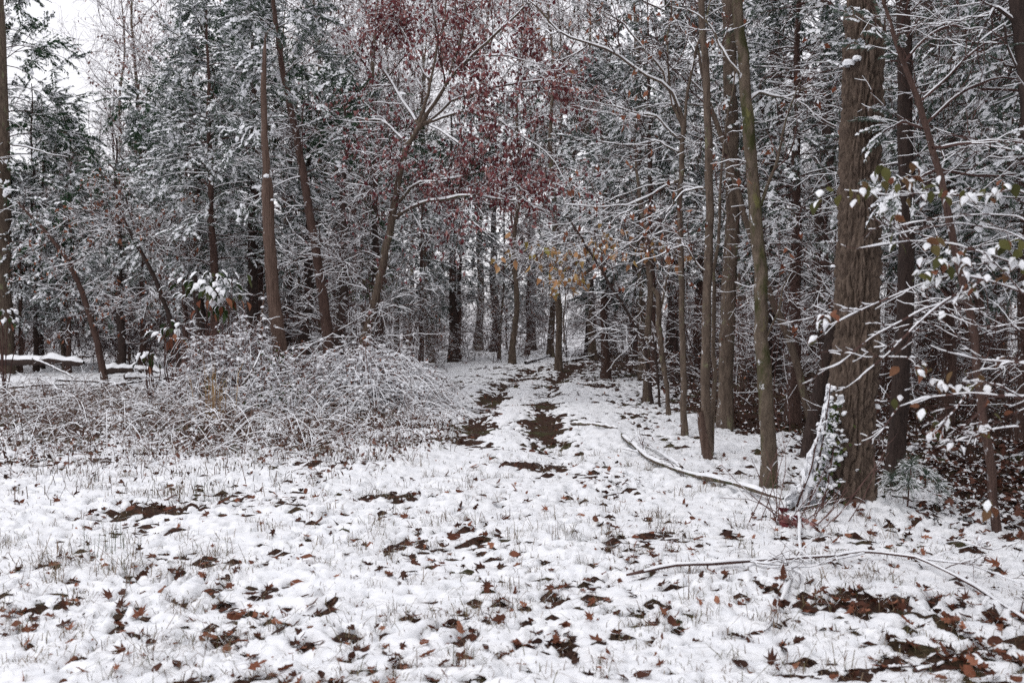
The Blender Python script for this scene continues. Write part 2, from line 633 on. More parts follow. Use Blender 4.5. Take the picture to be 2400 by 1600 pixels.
MOUNDS = [(-2.4, 17.2, 1.2, 1.3, 0.7), (-4.7, 17.0, 1.0, 1.1, 0.75), (-3.6, 17.2, 0.9, 1.1, 0.5)]


def terr(X, Y):
    z = 0.10 * pn(X / 5.0 + 3.1, Y / 5.0, 21) + 0.05 * pn(X / 1.7, Y / 1.7, 22)
    z = z * sm(2.0, 7.0, np.hypot(X, Y))
    tx = track_x(Y)
    for off in (-0.55, 0.55):
        z = z - 0.07 * np.exp(-((X - tx - off) / 0.24) ** 2) * sm(9, 14, Y) * sm(42, 36, Y)
    for mx, my, ax, ay, h in MOUNDS:
        z = z + 0.45 * h * np.exp(-(((X - mx) / ax) ** 2 + ((Y - my) / ay) ** 2))
    z = z + 0.16 * sm(3.0, 6.0, X) * sm(6, 9, Y) * sm(30, 18, Y) * pn(X / 1.3, Y / 1.3, 23)
    z = z + 0.10 * np.exp(-(((X - 2.62) / 0.5) ** 2 + ((Y - 8.0) / 0.5) ** 2))
    return z


def soil_z(X, Y):
    # clumps of turf and leaves stand up where the snow has not covered them
    return terr(X, Y) + 0.012 * pn(X / 0.3, Y / 0.3, 31) + 0.014 * pn(X / 0.08, Y / 0.08, 32) + 0.045 * sm(0.0, 0.25, -cover(X, Y)) * (1 - 0.5 * sm(12, 20, Y))


def cover(X, Y):
    """how well the snow covers the ground: below 0 it is bare"""
    r = np.hypot(X, Y)
    n = 0.72 * pn(X / 0.15, Y / 0.13, 41) + 0.30 * pn(X / 0.45, Y / 0.40, 42) + 0.34 * pn(X / 1.5, Y / 1.5, 43) + 0.85 * pn(X / 0.08, Y / 0.07, 44) + 0.45 * pn(X / 0.04, Y / 0.034, 46)
    b = 0.37 + 0.0 * X
    tx = track_x(Y)
    for off in (-0.55, 0.55):
        b = b - (0.72 + 0.9 * pn(Y / 1.6, off * 9.0, 47) + 0.5 * pn(X / 0.3, Y / 0.5, 48)) * np.exp(-((X - tx - off) / 0.30) ** 2) * sm(12.0, 14.0, Y) * (1 - 0.6 * sm(19, 22, Y))
    b = b - 0.24 * sm(2.8, 1.8, np.abs(X - tx)) * sm(19, 24, Y) * sm(37, 34, Y)
    b = b - 0.36 * sm(-0.8, -1.6, X) * sm(10.5, 14, Y) * sm(26, 22, Y)
    b = b - 0.16 * sm(1.2, 2.0, X) * sm(13, 16, Y)
    edge = 3.05 + 0.4 * pn(Y / 1.5, X / 3, 45)
    b = b - 0.50 * sm(edge - 0.3, edge + 1.0, X) * sm(5.8, 7.6, Y)
    b = b - 0.30 * sm(edge - 0.6, edge + 0.2, X) * sm(13.5, 15, Y) * sm(21, 17, Y)
    b = b - 0.05 * sm(3.4, 4.2, r) * sm(7.0, 5.0, r)
    b = b - 0.6 * sm(37, 40, Y) * sm(2.6, 4.5, X) - 0.2 * sm(36, 42, Y)
    for (cx, cy, ax, ay) in ((0.12, 10.7, 0.42, 0.30), (-1.03, 8.6, 0.36, 0.22), (-2.8, 8.0, 0.4, 0.2), (2.0, 5.3, 0.4, 0.2)):
        b = b - 0.48 * np.exp(-(((X - cx) / ax) ** 2 + ((Y - cy) / ay) ** 2))
    return b + n


def snow_z(X, Y):
    c = cover(X, Y)
    p = np.clip(c, 0, None)
    th = 0.036 * (1 - np.exp(-p / 0.28))
    lump = 0.040 * np.abs(pn(X / 0.26, Y / 0.26, 51)) + 0.045 * np.abs(pn(X / 0.12, Y / 0.12, 52)) + 0.030 * np.abs(pn(X / 0.055, Y / 0.055, 53))
    rough = sm(-0.25, 0.35, pn(X / 0.9, Y / 0.9, 55) + 0.5 * pn(X / 0.33, Y / 0.33, 56))
    lump = (lump * (0.12 + 0.88 * rough) + 0.012 * rough * pn(X / 0.032, Y / 0.032, 57) + 0.06 * pn(X / 0.8, Y / 0.8, 54)) * (1 - 0.6 * sm(12, 22, Y))
    z = terr(X, Y) + th + lump * np.minimum(1, p / 0.3)
    return np.where(c > 0, z, terr(X, Y) - 0.05 - 0.10 * np.minimum(-c, 0.3))


def top_z(X, Y):
    return np.maximum(soil_z(X, Y), snow_z(X, Y))


m, n, l, b = mat("forest_soil")
v = mapping(n, l, (1, 1, 1))
a = noise_node(n, l, 26, 6, v, 0.8)
r = ramp(n, [(0.30, (0.012, 0.007, 0.005)), (0.5, (0.040, 0.020, 0.014)), (0.70, (0.11, 0.05, 0.032))], a.outputs[0], l)
gnoise = noise_node(n, l, 1.1, 4, v)
gk = ramp(n, [(0.52, (0, 0, 0)), (0.66, (1, 1, 1))], gnoise.outputs[0], l)
fine = noise_node(n, l, 70, 4, v, 0.7)
gcol = ramp(n, [(0.30, (0.014, 0.014, 0.007)), (0.5, (0.05, 0.048, 0.02)), (0.72, (0.12, 0.10, 0.05))], fine.outputs[0], l)
c1 = mix(n, l, gk.outputs[0], r.outputs[0], gcol.outputs[0])
# beyond the built snow layer the ground sheet carries its own patches of snow
at = n.new("ShaderNodeAttribute")
at.attribute_name = "far_snow"
pt = noise_node(n, l, 2.2, 6, v, 0.7)
pk = ramp(n, [(0.46, (0, 0, 0)), (0.50, (1, 1, 1))], pt.outputs[0], l)
mm_ = n.new("ShaderNodeMath")
mm_.operation = 'MULTIPLY'
l.new(at.outputs["Fac"], mm_.inputs[0])
l.new(pk.outputs[0], mm_.inputs[1])
c2 = mix(n, l, mm_.outputs[0], c1, (0.83, 0.84, 0.87))
l.new(c2, b.inputs["Base Color"])
bump(n, l, b, fine.outputs[0], 0.8, 0.02)
SOIL = m


def grid_faces(nr, nc):
    q = np.arange(nr * nc).reshape(nr, nc)
    return np.stack([q[:-1, :-1], q[:-1, 1:], q[1:, 1:], q[1:, :-1]], -1).reshape(-1, 4)


def build_ground():
    def axis(dense, lim, step):
        a = [0.0]
        s = step
        while a[-1] < lim:
            if a[-1] > dense:
                s *= 1.16
            a.append(a[-1] + s)
        return np.array(a)
    xp = axis(6.0, 420, 0.07)
    xs = np.r_[-xp[:0:-1], xp]
    yp = axis(0.1, 60, 0.5)
    ys = np.r_[3.2 - yp[:0:-1]]
    yy = [3.2]
    while yy[-1] < 450:
        yy.append(yy[-1] + max(0.05, 0.011 * yy[-1] if yy[-1] < 45 else 0.12 * (yy[-1] - 42)))
    ys = np.r_[ys, np.array(yy)]
    X, Y = np.meshgrid(xs, ys)
    zz = soil_z(X, Y)
    far = np.clip(np.maximum.reduce([sm(0.0, 1.0, np.abs(X) - (0.65 * (Y + 2.6) - 1.0)), sm(45, 46, Y), sm(2.7, 2.2, Y)]), 0, 1)
    zz = zz - 0.02 * far
    mb = MB()
    mb.add(np.stack([X, Y, zz], -1), grid_faces(len(ys), len(xs)))
    me = mb.mesh("ground", [SOIL])
    at = me.attributes.new("far_snow", 'FLOAT', 'POINT')
    at.data.foreach_set("value", far.ravel().astype(np.float32))
    o = link("ground", me, kind="structure")
    o["label"] = "dark forest floor showing through the thin snow"
    # the snow lying on it
    rows, cols = 580, 540
    dep = 2.3 * np.exp(np.linspace(0, math.log(46 / 2.3), rows))
    u = np.linspace(-0.66, 0.66, cols)
    D, U = np.meshgrid(dep, u, indexing='ij')
    X, Y = U * (D + 2.6), D
    zz = snow_z(X, Y)
    c = cover(X, Y)
    F = grid_faces(rows, cols)
    keep = (c.ravel()[F] > -0.12).any(1)
    mb = MB()
    mb.add(np.stack([X, Y, zz], -1), F[keep])
    o = link("snow", mb.mesh("snow", [SNOWG]), kind="stuff")
    o["label"] = "thin patchy snow lying over the clearing and the track"


build_ground()


# ------------------------------------------------------------------ tree prototypes
G = np.random.default_rng(11)
SPRAYS = [spray_template(G, 0.35, 50, 12 if k < 4 else 8, 0.019, 22 if k < 4 else 14) for k in range(6)]
SPRAYS_D = [spray_template(G, 0.55, 56, 12 if k < 3 else 0, 0.019, 3 if k < 3 else 0) for k in range(6)]
SMALL = small_leaf()


def trunk_line(H, lean=0.0, wob=0.1, K=16, g=G):
    z = np.linspace(0, H, K)
    a, s = g.uniform(0, 6.28), g.uniform(0, 99)
    return np.stack([lean * z * math.cos(a) + wob * pn(z / 2.2, s, 3) * np.minimum(1, z), lean * z * math.sin(a) + wob * pn(z / 2.2, s + 5, 4) * np.minimum(1, z), z], -1)


def trunk_radius(H, r0, K, tip=0.12, flare=0.5):
    t = np.linspace(0, 1, K)
    return r0 * ((1 - t) * (1 - tip) + tip) * (1 + flare * np.exp(-t * H / 0.22))


def bare_tree(seed, H=12.0, r0=0.11, first=0.28, nb=22, l1=0.30, ang=0.95, up=0.12, leafy=None, nleaf=0, m2=6, m3=7, m4=1, wob=0.25, bark=None, lean=0.03, thin=0.0045):
    g = np.random.default_rng(seed)
    T = trunk_line(H, lean, wob, 22, g)[None]
    R = trunk_radius(H, r0, 22)[None]
    tb = MB()
    tube(tb, T, R, 12, 0, disp=0.25, seed=seed)
    cb = MB()
    P1, R1 = spawn(T, R, nb, first, 0.98, ang, H * l1, 9, up, 0.16, 0.5, 0.3, angv=0.2, rmin=0.007, lt=0.6, g=g)
    tube(cb, P1, R1, 5, 0.014)
    P2, R2 = spawn(P1, R1, m2, 0.2, 1.0, 0.75, H * l1 * 0.42, 6, up * 0.6, 0.18, 0.6, 0.5, rmin=thin * 1.3, lt=0.3, g=g)
    tube(cb, P2, R2, 4, 0.011)
    P3, R3 = spawn(P2, R2, m3, 0.15, 1.0, 0.75, H * l1 * 0.19, 4, 0.05, 0.2, 0.7, 0.6, rmin=thin, lt=0.2, g=g)
    tube(cb, P3, R3, 4, 0.008, bare=0.05)
    if m4:
        P4, R4 = spawn(P3, R3, m4, 0.2, 1.0, 0.7, H * l1 * 0.10, 3, 0.0, 0.2, 0.8, 0.6, rmin=thin * 0.9, lt=0.1, g=g)
        tube(cb, P4, R4, 3, 0.008, gap=0.5)
    else:
        P4 = P3
    parts = [("trunk", tb.mesh("bare_trunk", [bark or BARK_GREY])), ("crown", cb.mesh("bare_crown", [TWIG, SNOW], False), "stuff")]
    if nleaf:
        lb = MB()
        k = g.integers(0, len(P4), nleaf)
        pos = P4[k, -1] + g.normal(size=(nleaf, 3)) * 0.03
        D = g.normal(size=(nleaf, 3)) * 0.5 + np.array([0, 0, -0.9])
        stamp(lb, SMALL, pos, rotm(D, g.uniform(0, 6.28, nleaf)), g.uniform(0.06, 0.11, nleaf))
        parts.append(("leaves", lb.mesh("dry_leaves", [leafy, SNOW], False), "stuff"))
    return parts


def cedar_tree(seed, H=9.5, r0=0.12, first=0.22, width=1.55, nb=74, mtl=None, sprays=None, droop=-0.10, size=0.42, dens=2):
    g = np.random.default_rng(seed)
    T = trunk_line(H, 0.02, 0.15, 22, g)[None]
    R = trunk_radius(H, r0, 22, 0.06)[None]
    tb = MB()
    tube(tb, T, R, 12, 0, disp=0.25, seed=seed)
    cb = MB()
    # dead lower twigs
    P0, R0 = spawn(T, R, 34, 0.06, max(first + 0.2, 0.3), 1.5, width * 0.75, 6, -0.05, 0.12, 0.2, 0.4, flat=0.4, rmin=0.004, lt=0.0, g=g, rmax=0.012)
    tube(cb, P0, R0, 4, 0.007, bare=0.3)
    Pd, Rd = spawn(P0, R0, 5, 0.2, 1, 0.7, 0.35, 3, 0, 0.2, 0.7, 0.5, flat=0.6, rmin=0.0035, g=g)
    tube(cb, Pd, Rd, 3, 0.006, bare=0.3)
    P1s, fb = [], MB()
    t = np.sort(g.uniform(first, 0.985, nb))
    prof = np.clip(np.minimum(1.0, (1 - t) * 1.9 + 0.12), 0.1, 1) * (0.75 + 0.5 * g.random(nb)) * (0.6 + 0.4 * sm(first, first + 0.15, t))
    az = np.arange(nb) * 2.399 + g.normal(size=nb) * 0.4
    K = 7
    out = np.empty((nb, K, 3))
    f = t * 21
    i0 = np.minimum(f.astype(int), 20)
    fr = (f - i0)[:, None]
    out[:, 0] = T[0, i0] * (1 - fr) + T[0, i0 + 1] * fr
    D = np.stack([np.cos(az), np.sin(az), 0.15 + 0.45 * t + 0.2 * g.normal(size=nb)], -1)
    D = nrm(D)
    for k in range(1, K):
        D = nrm(D + g.normal(size=(nb, 3)) * 0.10 + np.array([0, 0, droop]))
        out[:, k] = out[:, k - 1] + D * (prof * width / (K - 1))[:, None]
    R1 = (0.008 + 0.014 * prof)[:, None] * np.linspace(1, 0.3, K)
    tube(cb, out, R1, 4, 0.012)
    P2, R2 = spawn(out, R1, 6, 0.25, 1.0, 0.8, 0.55 * width * prof.clip(0.35), 4, -0.08, 0.15, 0.6, 0.5, flat=0.35, rmin=0.004, lt=0.35, g=g)
    tube(cb, P2, R2, 4, 0.009)
    pos = np.concatenate([P2[:, -1], P2[:, 2], P2[:, 1][::2], out[:, -1], out[:, -2]])
    dr = np.concatenate([P2[:, -1] - P2[:, -2], P2[:, 2] - P2[:, 1], (P2[:, 1] - P2[:, 0])[::2], out[:, -1] - out[:, -2], out[:, -2] - out[:, -3]])
    dr = nrm(dr) + g.normal(size=dr.shape) * 0.35 + np.array([0, 0, -0.12])
    which = g.integers(0, 6, len(pos))
    sc = size * g.uniform(0.65, 1.25, len(pos))
    for k in range(6):
        q = which == k
        stamp(fb, (sprays or SPRAYS)[k], pos[q], rotm(dr[q], g.normal(size=q.sum()) * 0.35), sc[q])
    return [("trunk", tb.mesh("cedar_trunk", [BARK_RED])), ("branches", cb.mesh("cedar_branches", [TWIG, SNOW], False), "stuff"),
            ("foliage", fb.mesh("cedar_foliage", [mtl or CEDAR, SNOW], False), "stuff")]


def pine_tree(seed, H=17.0, r0=0.17, crown=0.55, bark=None, nb=46, dead=70):
    g = np.random.default_rng(seed)
    T = trunk_line(H, 0.015, 0.25, 24, g)[None]
    R = trunk_radius(H, r0, 24, 0.15, 0.35)[None]
    tb = MB()
    tube(tb, T, R, 12, 0, disp=0.2, seed=seed)
    cb = MB()
    P0, R0 = spawn(T, R, dead, 0.05, crown, 1.45, 1.5, 6, -0.03, 0.12, 0.15, 0.4, flat=0.4, rmin=0.005, lt=0.0, g=g, rmax=0.016)
    tube(cb, P0, R0, 4, 0.009, bare=0.25)
    Pd, Rd = spawn(P0, R0, 6, 0.2, 1, 0.7, 0.45, 4, 0, 0.2, 0.7, 0.5, flat=0.6, rmin=0.004, g=g)
    tube(cb, Pd, Rd, 3, 0.008, bare=0.25)
    P1, R1 = spawn(T, R, nb, crown - 0.05, 0.99, 1.2, 3.0, 7, 0.05, 0.1, 0.3, 0.3, flat=0.5, rmin=0.008, lt=0.55, g=g, rmax=0.04)
    tube(cb, P1, R1, 4, 0.015)
    P2, R2 = spawn(P1, R1, 5, 0.3, 1, 0.8, 1.0, 4, 0.05, 0.15, 0.5, 0.5, flat=0.5, rmin=0.005, g=g)
    fb = MB()
    pos = np.concatenate([P2[:, -1], P2[:, 1], P1[:, -1]])
    dr = np.concatenate([P2[:, -1] - P2[:, -2], P2[:, 1] - P2[:, 0], P1[:, -1] - P1[:, -2]])
    dr = nrm(dr) + g.normal(size=dr.shape) * 0.3
    which = g.integers(0, 6, len(pos))
    for k in range(6):
        q = which == k
        stamp(fb, SPRAYS_D[k], pos[q], rotm(dr[q], g.normal(size=q.sum()) * 0.4), 0.62 * g.uniform(0.7, 1.2, q.sum()))
    return [("trunk", tb.mesh("pine_trunk", [bark or BARK_DARK])), ("branches", cb.mesh("pine_branches", [TWIG, SNOW], False), "stuff"),
            ("foliage", fb.mesh("pine_foliage", [HEMLOCK, SNOW], False), "stuff")]


def sapling(seed, H=3.2, ns=5, leafy=None, nleaf=0, spread=0.5, bare=0.32):
    """a thicket of thin bare stems carrying snow"""
    g = np.random.default_rng(seed)
    cb = MB()
    K = 9
    base = np.zeros((ns, K, 3))
    D = nrm(np.stack([g.normal(size=ns) * spread, g.normal(size=ns) * spread, np.ones(ns)], -1))
    base[:, 0, :2] = g.normal(size=(ns, 2)) * 0.12
    L = H * g.uniform(0.5, 1.1, ns)
    for k in range(1, K):
        D = nrm(D + g.normal(size=(ns, 3)) * 0.12)
        base[:, k] = base[:, k - 1] + D * (L / (K - 1))[:, None]
    R = np.full((ns, 1), 0.011) * g.uniform(0.6, 1.4, (ns, 1)) * np.linspace(1, 0.3, K)
    sb = MB()
    tube(sb, base, R, 5, 0.008)
    P1, R1 = spawn(base, R, 9, 0.15, 1, 0.9, H * 0.33, 6, 0.05, 0.2, 0.6, 0.5, rmin=0.0045, g=g)
    tube(cb, P1, R1, 4, 0.009, bare=bare)
    P2, R2 = spawn(P1, R1, 6, 0.15, 1, 0.8, H * 0.15, 4, 0.0, 0.22, 0.7, 0.6, rmin=0.004, g=g)
    tube(cb, P2, R2, 4, 0.008, bare=bare)
    P3, R3 = spawn(P2, R2, 3, 0.2, 1, 0.8, H * 0.07, 3, 0.0, 0.2, 0.8, 0.6, rmin=0.0035, g=g)
    tube(cb, P3, R3, 3, 0.007, bare=bare)
    parts = [("stems", sb.mesh("sapling_stems", [TWIG, SNOW]), "stuff"), ("crown", cb.mesh("sapling_crown", [TWIG, SNOW], False), "stuff")]
    if nleaf:
        lb = MB()
        k = g.integers(0, len(P3), nleaf)
        D = g.normal(size=(nleaf, 3)) * 0.5 + np.array([0, 0, -0.8])
        stamp(lb, SMALL, P3[k, -1], rotm(D, g.uniform(0, 6.28, nleaf)), g.uniform(0.05, 0.09, nleaf))
        parts.append(("leaves", lb.mesh("sapling_leaves", [leafy, SNOW], False), "stuff"))
    return parts


TALL = {}
BARE = [bare_tree(101, 13, 0.12), bare_tree(102, 11, 0.09, 0.2, 24, 0.32, 0.9), bare_tree(103, 15, 0.15, 0.3, 22, 0.27),
        bare_tree(104, 9, 0.07, 0.15, 22, 0.36, 1.0, 0.05, LEAF_PINK, 1500)]
CED = [cedar_tree(201, 9.5, nb=62), cedar_tree(203, 11.5, 0.14, 0.26, 1.7, 70)]
CED.append(CED[0])
HEM = cedar_tree(204, 14.0, 0.17, 0.22, 2.7, 74, HEMLOCK, SPRAYS_D, -0.16, 0.55)
PINE = [pine_tree(301, 17, 0.17, 0.55, None, 24, 60), pine_tree(303, 15, 0.15, 0.6, BARK_RED, 22, 60)]
PINE.append(PINE[0])
POLE = pine_tree(304, 9.5, 0.19, 0.62, BARK_DARK, 16, 60)
for q_, h_ in ((CED[0], 9.5), (CED[1], 11.5), (HEM, 14.0), (PINE[0], 17.0), (PINE[1], 15.0), (POLE, 9.5), (BARE[0], 13.0), (BARE[1], 11.0), (BARE[2], 15.0), (BARE[3], 9.0)):
    TALL[q_[0][1].name] = h_
SAP = [sapling(401, 3.2, 5, LEAF_RUST, 60), sapling(402, 4.2, 4, None, 0, 0.35), sapling(403, 2.4, 6, LEAF_RUST, 160, 0.6), sapling(404, 5.5, 3, LEAF_RUST, 120, 0.25)]


LANDMARKS = [(0, "the left edge"), (110, "the large fallen log"), (235, "the sapling leaning over the log"), (330, "the slanted dark sapling"), (410, "the low brown-leaved evergreen"), (505, "the tall evergreen shrub"), (625, "the broken snag"),
             (735, "the red-barked cedar"), (840, "the foot of the leaning maple"), (950, "the fork of the maple"), (1062, "the dark pine at the track's end"), (1170, "the tip of the golden branch"), (1270, "the right rut"), (1385, "the slim red-brown pine"),
             (1500, "the straight grey trunk"), (1605, "the slim dogwood"), (1660, "the twin stems"), (1710, "the lichen-spotted trunk"), (1795, "the mossy trunk"), (1890, "the slanting dark trunk"), (2000, "the oak"), (2105, "the dark trunk behind the oak"),
             (2220, "the snow-capped leaves"), (2325, "the slim reddish stem"), (2420, "the right edge")]
ORD = ["nearest"] + "second third fourth fifth sixth seventh eighth ninth tenth eleventh twelfth thirteenth fourteenth fifteenth sixteenth seventeenth eighteenth nineteenth twentieth".split()
for t_ in ("twenty", "thirty"):
    ORD += [t_ + "-" + q_ for q_ in "first second third fourth fifth sixth seventh eighth ninth".split()]
PENDING = []


def later(parts, x, d, name, what, cat, group, scale):
    PENDING.append((parts, x, d, name, what, cat, group, scale))


def put_pending():
    """the trees that look alike are told apart by the landmark they stand in line with and how far back they are"""
    seen = {}
    for q in sorted(PENDING, key=lambda q: q[2]):
        parts, x, d, name, what, cat, group, scale = q
        lm = min(LANDMARKS, key=lambda m_: abs(m_[0] - x))[1]
        k = seen.get((what, lm), 0)
        seen[(what, lm)] = k + 1
        put(parts, x, d, name, f"{what}, {ORD[k]} back in line with {lm}", cat, group, scale)


def put(parts, x, d, name, label, cat, group, scale=1.0, rot=None, tilt=(0, 0)):
    X = gx(x, d)
    z = float(terr(np.array(X), np.array(d))) if d < 50 else 0.0
    return place(parts, name, label, cat, (X, d, z - 0.03), G.uniform(0, 6.28) if rot is None else rot, scale, group, tilt)


# far and middle woods ------------------------------------------------
def woods():
    g = np.random.default_rng(77)
    # cedars one can point to: photo column, depth, prototype, size, label
    ced = [
        (20, 30.0, HEM, 1.0, "big dark hemlock with snowy fan-like sprays in the upper left corner"),
        (150, 33.0, HEM, 0.62, "dark hemlock sloping down beside the patch of open white sky"),
        (330, 30.0, CED[0], 0.85, "grey-green cedar behind the slanted dark sapling"),
        (45, 28.5, CED[0], 0.62, "low snowy cedar at the left edge behind the fallen log"),
        (160, 29.0, CED[1], 0.55, "short snowy cedar above the large fallen log"),
        (505, 23.0, CED[1], 0.85, "tall snowy cedar just left of the broken snag"),
        (610, 26.0, CED[0], 1.10, "snow-laden cedar directly behind the broken snag"),
        (430, 28.0, CED[0], 0.85, "cedar deep behind the evergreen shrub"),
        (800, 29.0, CED[0], 0.95, "grey cedar between the red-barked cedar and the leaning maple"),
        (985, 32.0, CED[0], 0.75, "dark cedar under the crimson leaves of the maple"),
        (1075, 37.0, CED[1], 0.75, "cedar behind the dark trunk at the end of the track"),
        (1235, 44.0, CED[0], 0.9, "pale far cedar straight above the track's end"),
        (1420, 27.0, CED[0], 0.95, "snow-bowed cedar right of the crimson leaves"),
        (1530, 24.0, CED[1], 0.85, "cedar behind the clump of thin stems right of the track"),
        (1640, 30.0, CED[0], 1.2, "cedar behind the lichen-spotted trunk"),
        (1860, 15.0, CED[1], 0.78, "blue-green cedar just left of the thick oak"),
        (1790, 24.0, CED[0], 1.1, "cedar seen between the mossy trunk and the oak"),
        (2215, 14.5, CED[0], 0.9, "snowy cedar right of the thick oak"),
        (2400, 13.0, CED[1], 0.8, "dark cedar in the upper right corner"),
        (2330, 20.0, CED[0], 1.1, "shaded cedar deep in the woods on the far right"),
        (2090, 22.0, CED[1], 1.1, "cedar deep behind the oak's right edge"),
    ]
    for x, d, p, s, lab in ced:
        put(p, x, d, "hemlock_tree" if p is HEM else "cedar_tree", lab, "tree", "snowy evergreens at the wood's edge", s)
    # dark pine trunks that show singly in the photo
    pin = [
        (1062, gd(848), POLE, 0.95, "dark straight pine at the far end of the track"),
        (1383, 41.0, POLE, 1.2, "slim red-brown pine left of the far dark pair"),
        (1428, 43.0, POLE, 1.5, "thicker of the dark far pines right of the track's end"),
        (1577, 32.0, PINE[0], 1.25, "dark mossy-footed pine behind the thin stem clump"),
        (1808, 26.0, PINE[2], 1.2, "dark red pine behind the mossy leaning trunk"),
        (470, 26.0, POLE, 0.9, "dark pine above the evergreen shrub"),
        (592, 24.5, POLE, 0.9, "dark trunk just left of the broken snag"),
        (283, 29.0, POLE, 0.72, "dark pine behind the fallen log"),
        (720, 26.0, POLE, 0.85, "brown pine right of the broken snag"),
        (675, 30.0, POLE, 0.95, "straight pine deep between snag and red cedar"),
        (800, 24.0, POLE, 0.75, "slim leaning pine left of the leaning maple"),
        (884, 27.0, POLE, 0.8, "pine foot just right of the leaning maple"),
        (1160, 47.0, POLE, 1.2, "far pine right of the dark trunk at the track's end"),
        (1245, 50.0, POLE, 1.3, "far pine straight ahead above the track"),
        (1490, 36.0, POLE, 1.1, "pine behind the arching golden-leaved branch"),
        (1690, 34.0, PINE[1], 1.0, "pine behind the lichen-spotted trunk"),
        (1935, 21.0, PINE[2], 1.0, "pine trunk showing at the left side of the oak"),
        (2180, 20.0, PINE[0], 1.0, "pine behind the snow-capped leaves on the right"),
        (2290, 17.0, PINE[1], 0.9, "dark pine deep at the right edge"),
    ]
    for x, d, p, s, lab in pin:
        put(p, x, d, "pine_tree", lab, "tree", "pines standing in the wood", s)
    # the rest of the wood, nothing to tell one from the next
    n = 0
    for k in range(400):
        d = g.uniform(28, 78)
        x = g.uniform(-150, 2550)
        if d < 44 and abs(gx(x, d) - track_x(np.array(d))) < 4.0 and d < 38:
            continue
        u = g.random()
        if d > 50:
            p, nm, lab = (CED[g.integers(3)], "cedar_tree", "far snowy cedar") if u < 0.40 else (PINE[g.integers(3)], "pine_tree", "far dark pine") if u < 0.72 else (BARE[g.integers(4)], "bare_tree", "far bare tree")
        else:
            p, nm, lab = (BARE[g.integers(4)], "bare_tree", "leafless snow-lined tree") if u < 0.5 else (PINE[g.integers(3)], "pine_tree", "slender dead-branched pine")
        if nm != 'bare_tree' and 620 < x < 1360 and g.random() < 0.6:
            continue
        # on the left and over the track the far trees end below the open sky
        sc = g.uniform(0.8, 1.15)
        lim = 230 if 150 < x < 480 else (60 if nm == 'bare_tree' else 340) if 640 < x < 1340 else (200 if nm != 'bare_tree' else 0) if x < 1640 else -400
        lim += g.normal() * 50
        sc = min(sc, (EYE + (HOR - lim) / FPX * d) / TALL[p[0][1].name])
        later(p, x, d, nm, lab, "tree", lab + "s in the wood", sc)
        n += 1
        if n >= 84:
            break
    # bare trees with their heads in the frame
    bare = [
        (345, 36.0, BARE[2], 1.0, "bare tree spreading twigs across the open sky"),
        (400, 34.0, BARE[3], 1.35, "tree with scattered brown leaves below the open sky"),
        (285, 42.0, BARE[0], 1.2, "thin bare tree against the white sky"),
        (690, 38.0, BARE[3], 1.7, "tree with pinkish leaves high behind the snag"),
        (830, 41.0, BARE[3], 1.8, "tree with pinkish leaves behind the leaning maple"),
        (1010, 36.0, BARE[3], 1.5, "tree with pinkish leaves behind the maple's fork"),
        (1290, 40.0, BARE[3], 1.8, "tree with pinkish leaves right of the crimson ones"),
        (760, 33.0, BARE[0], 1.15, "bare tree behind the red-barked cedar"),
        (860, 36.0, BARE[2], 1.1, "tall bare tree behind the leaning maple"),
        (930, 40.0, BARE[1], 1.4, "bare tree with pale twigs above the leaning maple"),
        (1010, 44.0, BARE[0], 1.3, "bare tree high behind the crimson leaves"),
        (1200, 34.0, BARE[3], 1.5, "tree holding rusty leaves over the track"),
        (1310, 30.0, BARE[1], 1.2, "bare tree with snowy twigs right of the crimson leaves"),
        (1120, 50.0, BARE[2], 1.4, "far bare tree at the top of the picture's middle"),
        (1390, 38.0, BARE[0], 1.2, "bare tree right behind the arching golden branch"),
        (1740, 22.0, BARE[1], 0.9, "bare tree behind the leaning grey trunk"),
        (1900, 26.0, BARE[3], 1.2, "tree with rusty leaves left of the oak"),
        (2100, 24.0, BARE[0], 1.0, "bare tree behind the oak's right side"),
        (2260, 26.0, BARE[2], 1.0, "bare tree deep behind the snow-capped leaves"),
        (150, 31.0, BARE[3], 0.8, "small tree with rusty leaves above the fallen log"),
    ]
    for x, d, p, s, lab in bare:
        put(p, x, d, "bare_tree", lab, "tree", "bare trees along the wood's edge", s)
    # understorey
    n = 0
    for k in range(600):
        d = g.uniform(19, 46)
        x = g.uniform(-60, 2460)
        X = gx(x, d)
        if abs(X - float(track_x(np.array(d)))) < (2.6 if d < 37 else 0.0) or (X > 0 and X < 4.5 and d < 24) or (X < 0 and d < 29):
            continue
        later(SAP[g.integers(4)], x, d, "sapling", "thin snow-lined thicket", "sapling", "sapling thickets in the wood's shade", g.uniform(0.7, 1.2))
        n += 1
        if n >= 80:
            break
    # denser young growth closes the view between the far trunks
    for k in range(74):
        d = g.uniform(38, 62) if k < 48 else g.uniform(29, 37)
        x = g.uniform(-60, 1560) if k < 48 else g.uniform(-60, 800)
        later(SAP[g.integers(4)], x, d, "sapling", "thin snow-lined thicket", "sapling", "sapling thickets in the wood's shade", g.uniform(0.9, 1.5))
    for k in range(26):
        d, x = g.uniform(44, 66), g.uniform(-60, 1700)
        later(CED[g.integers(2)], x, d, "cedar_tree", "low young cedar", "tree", "young cedars far back in the wood", g.uniform(0.32, 0.55))
    put_pending()
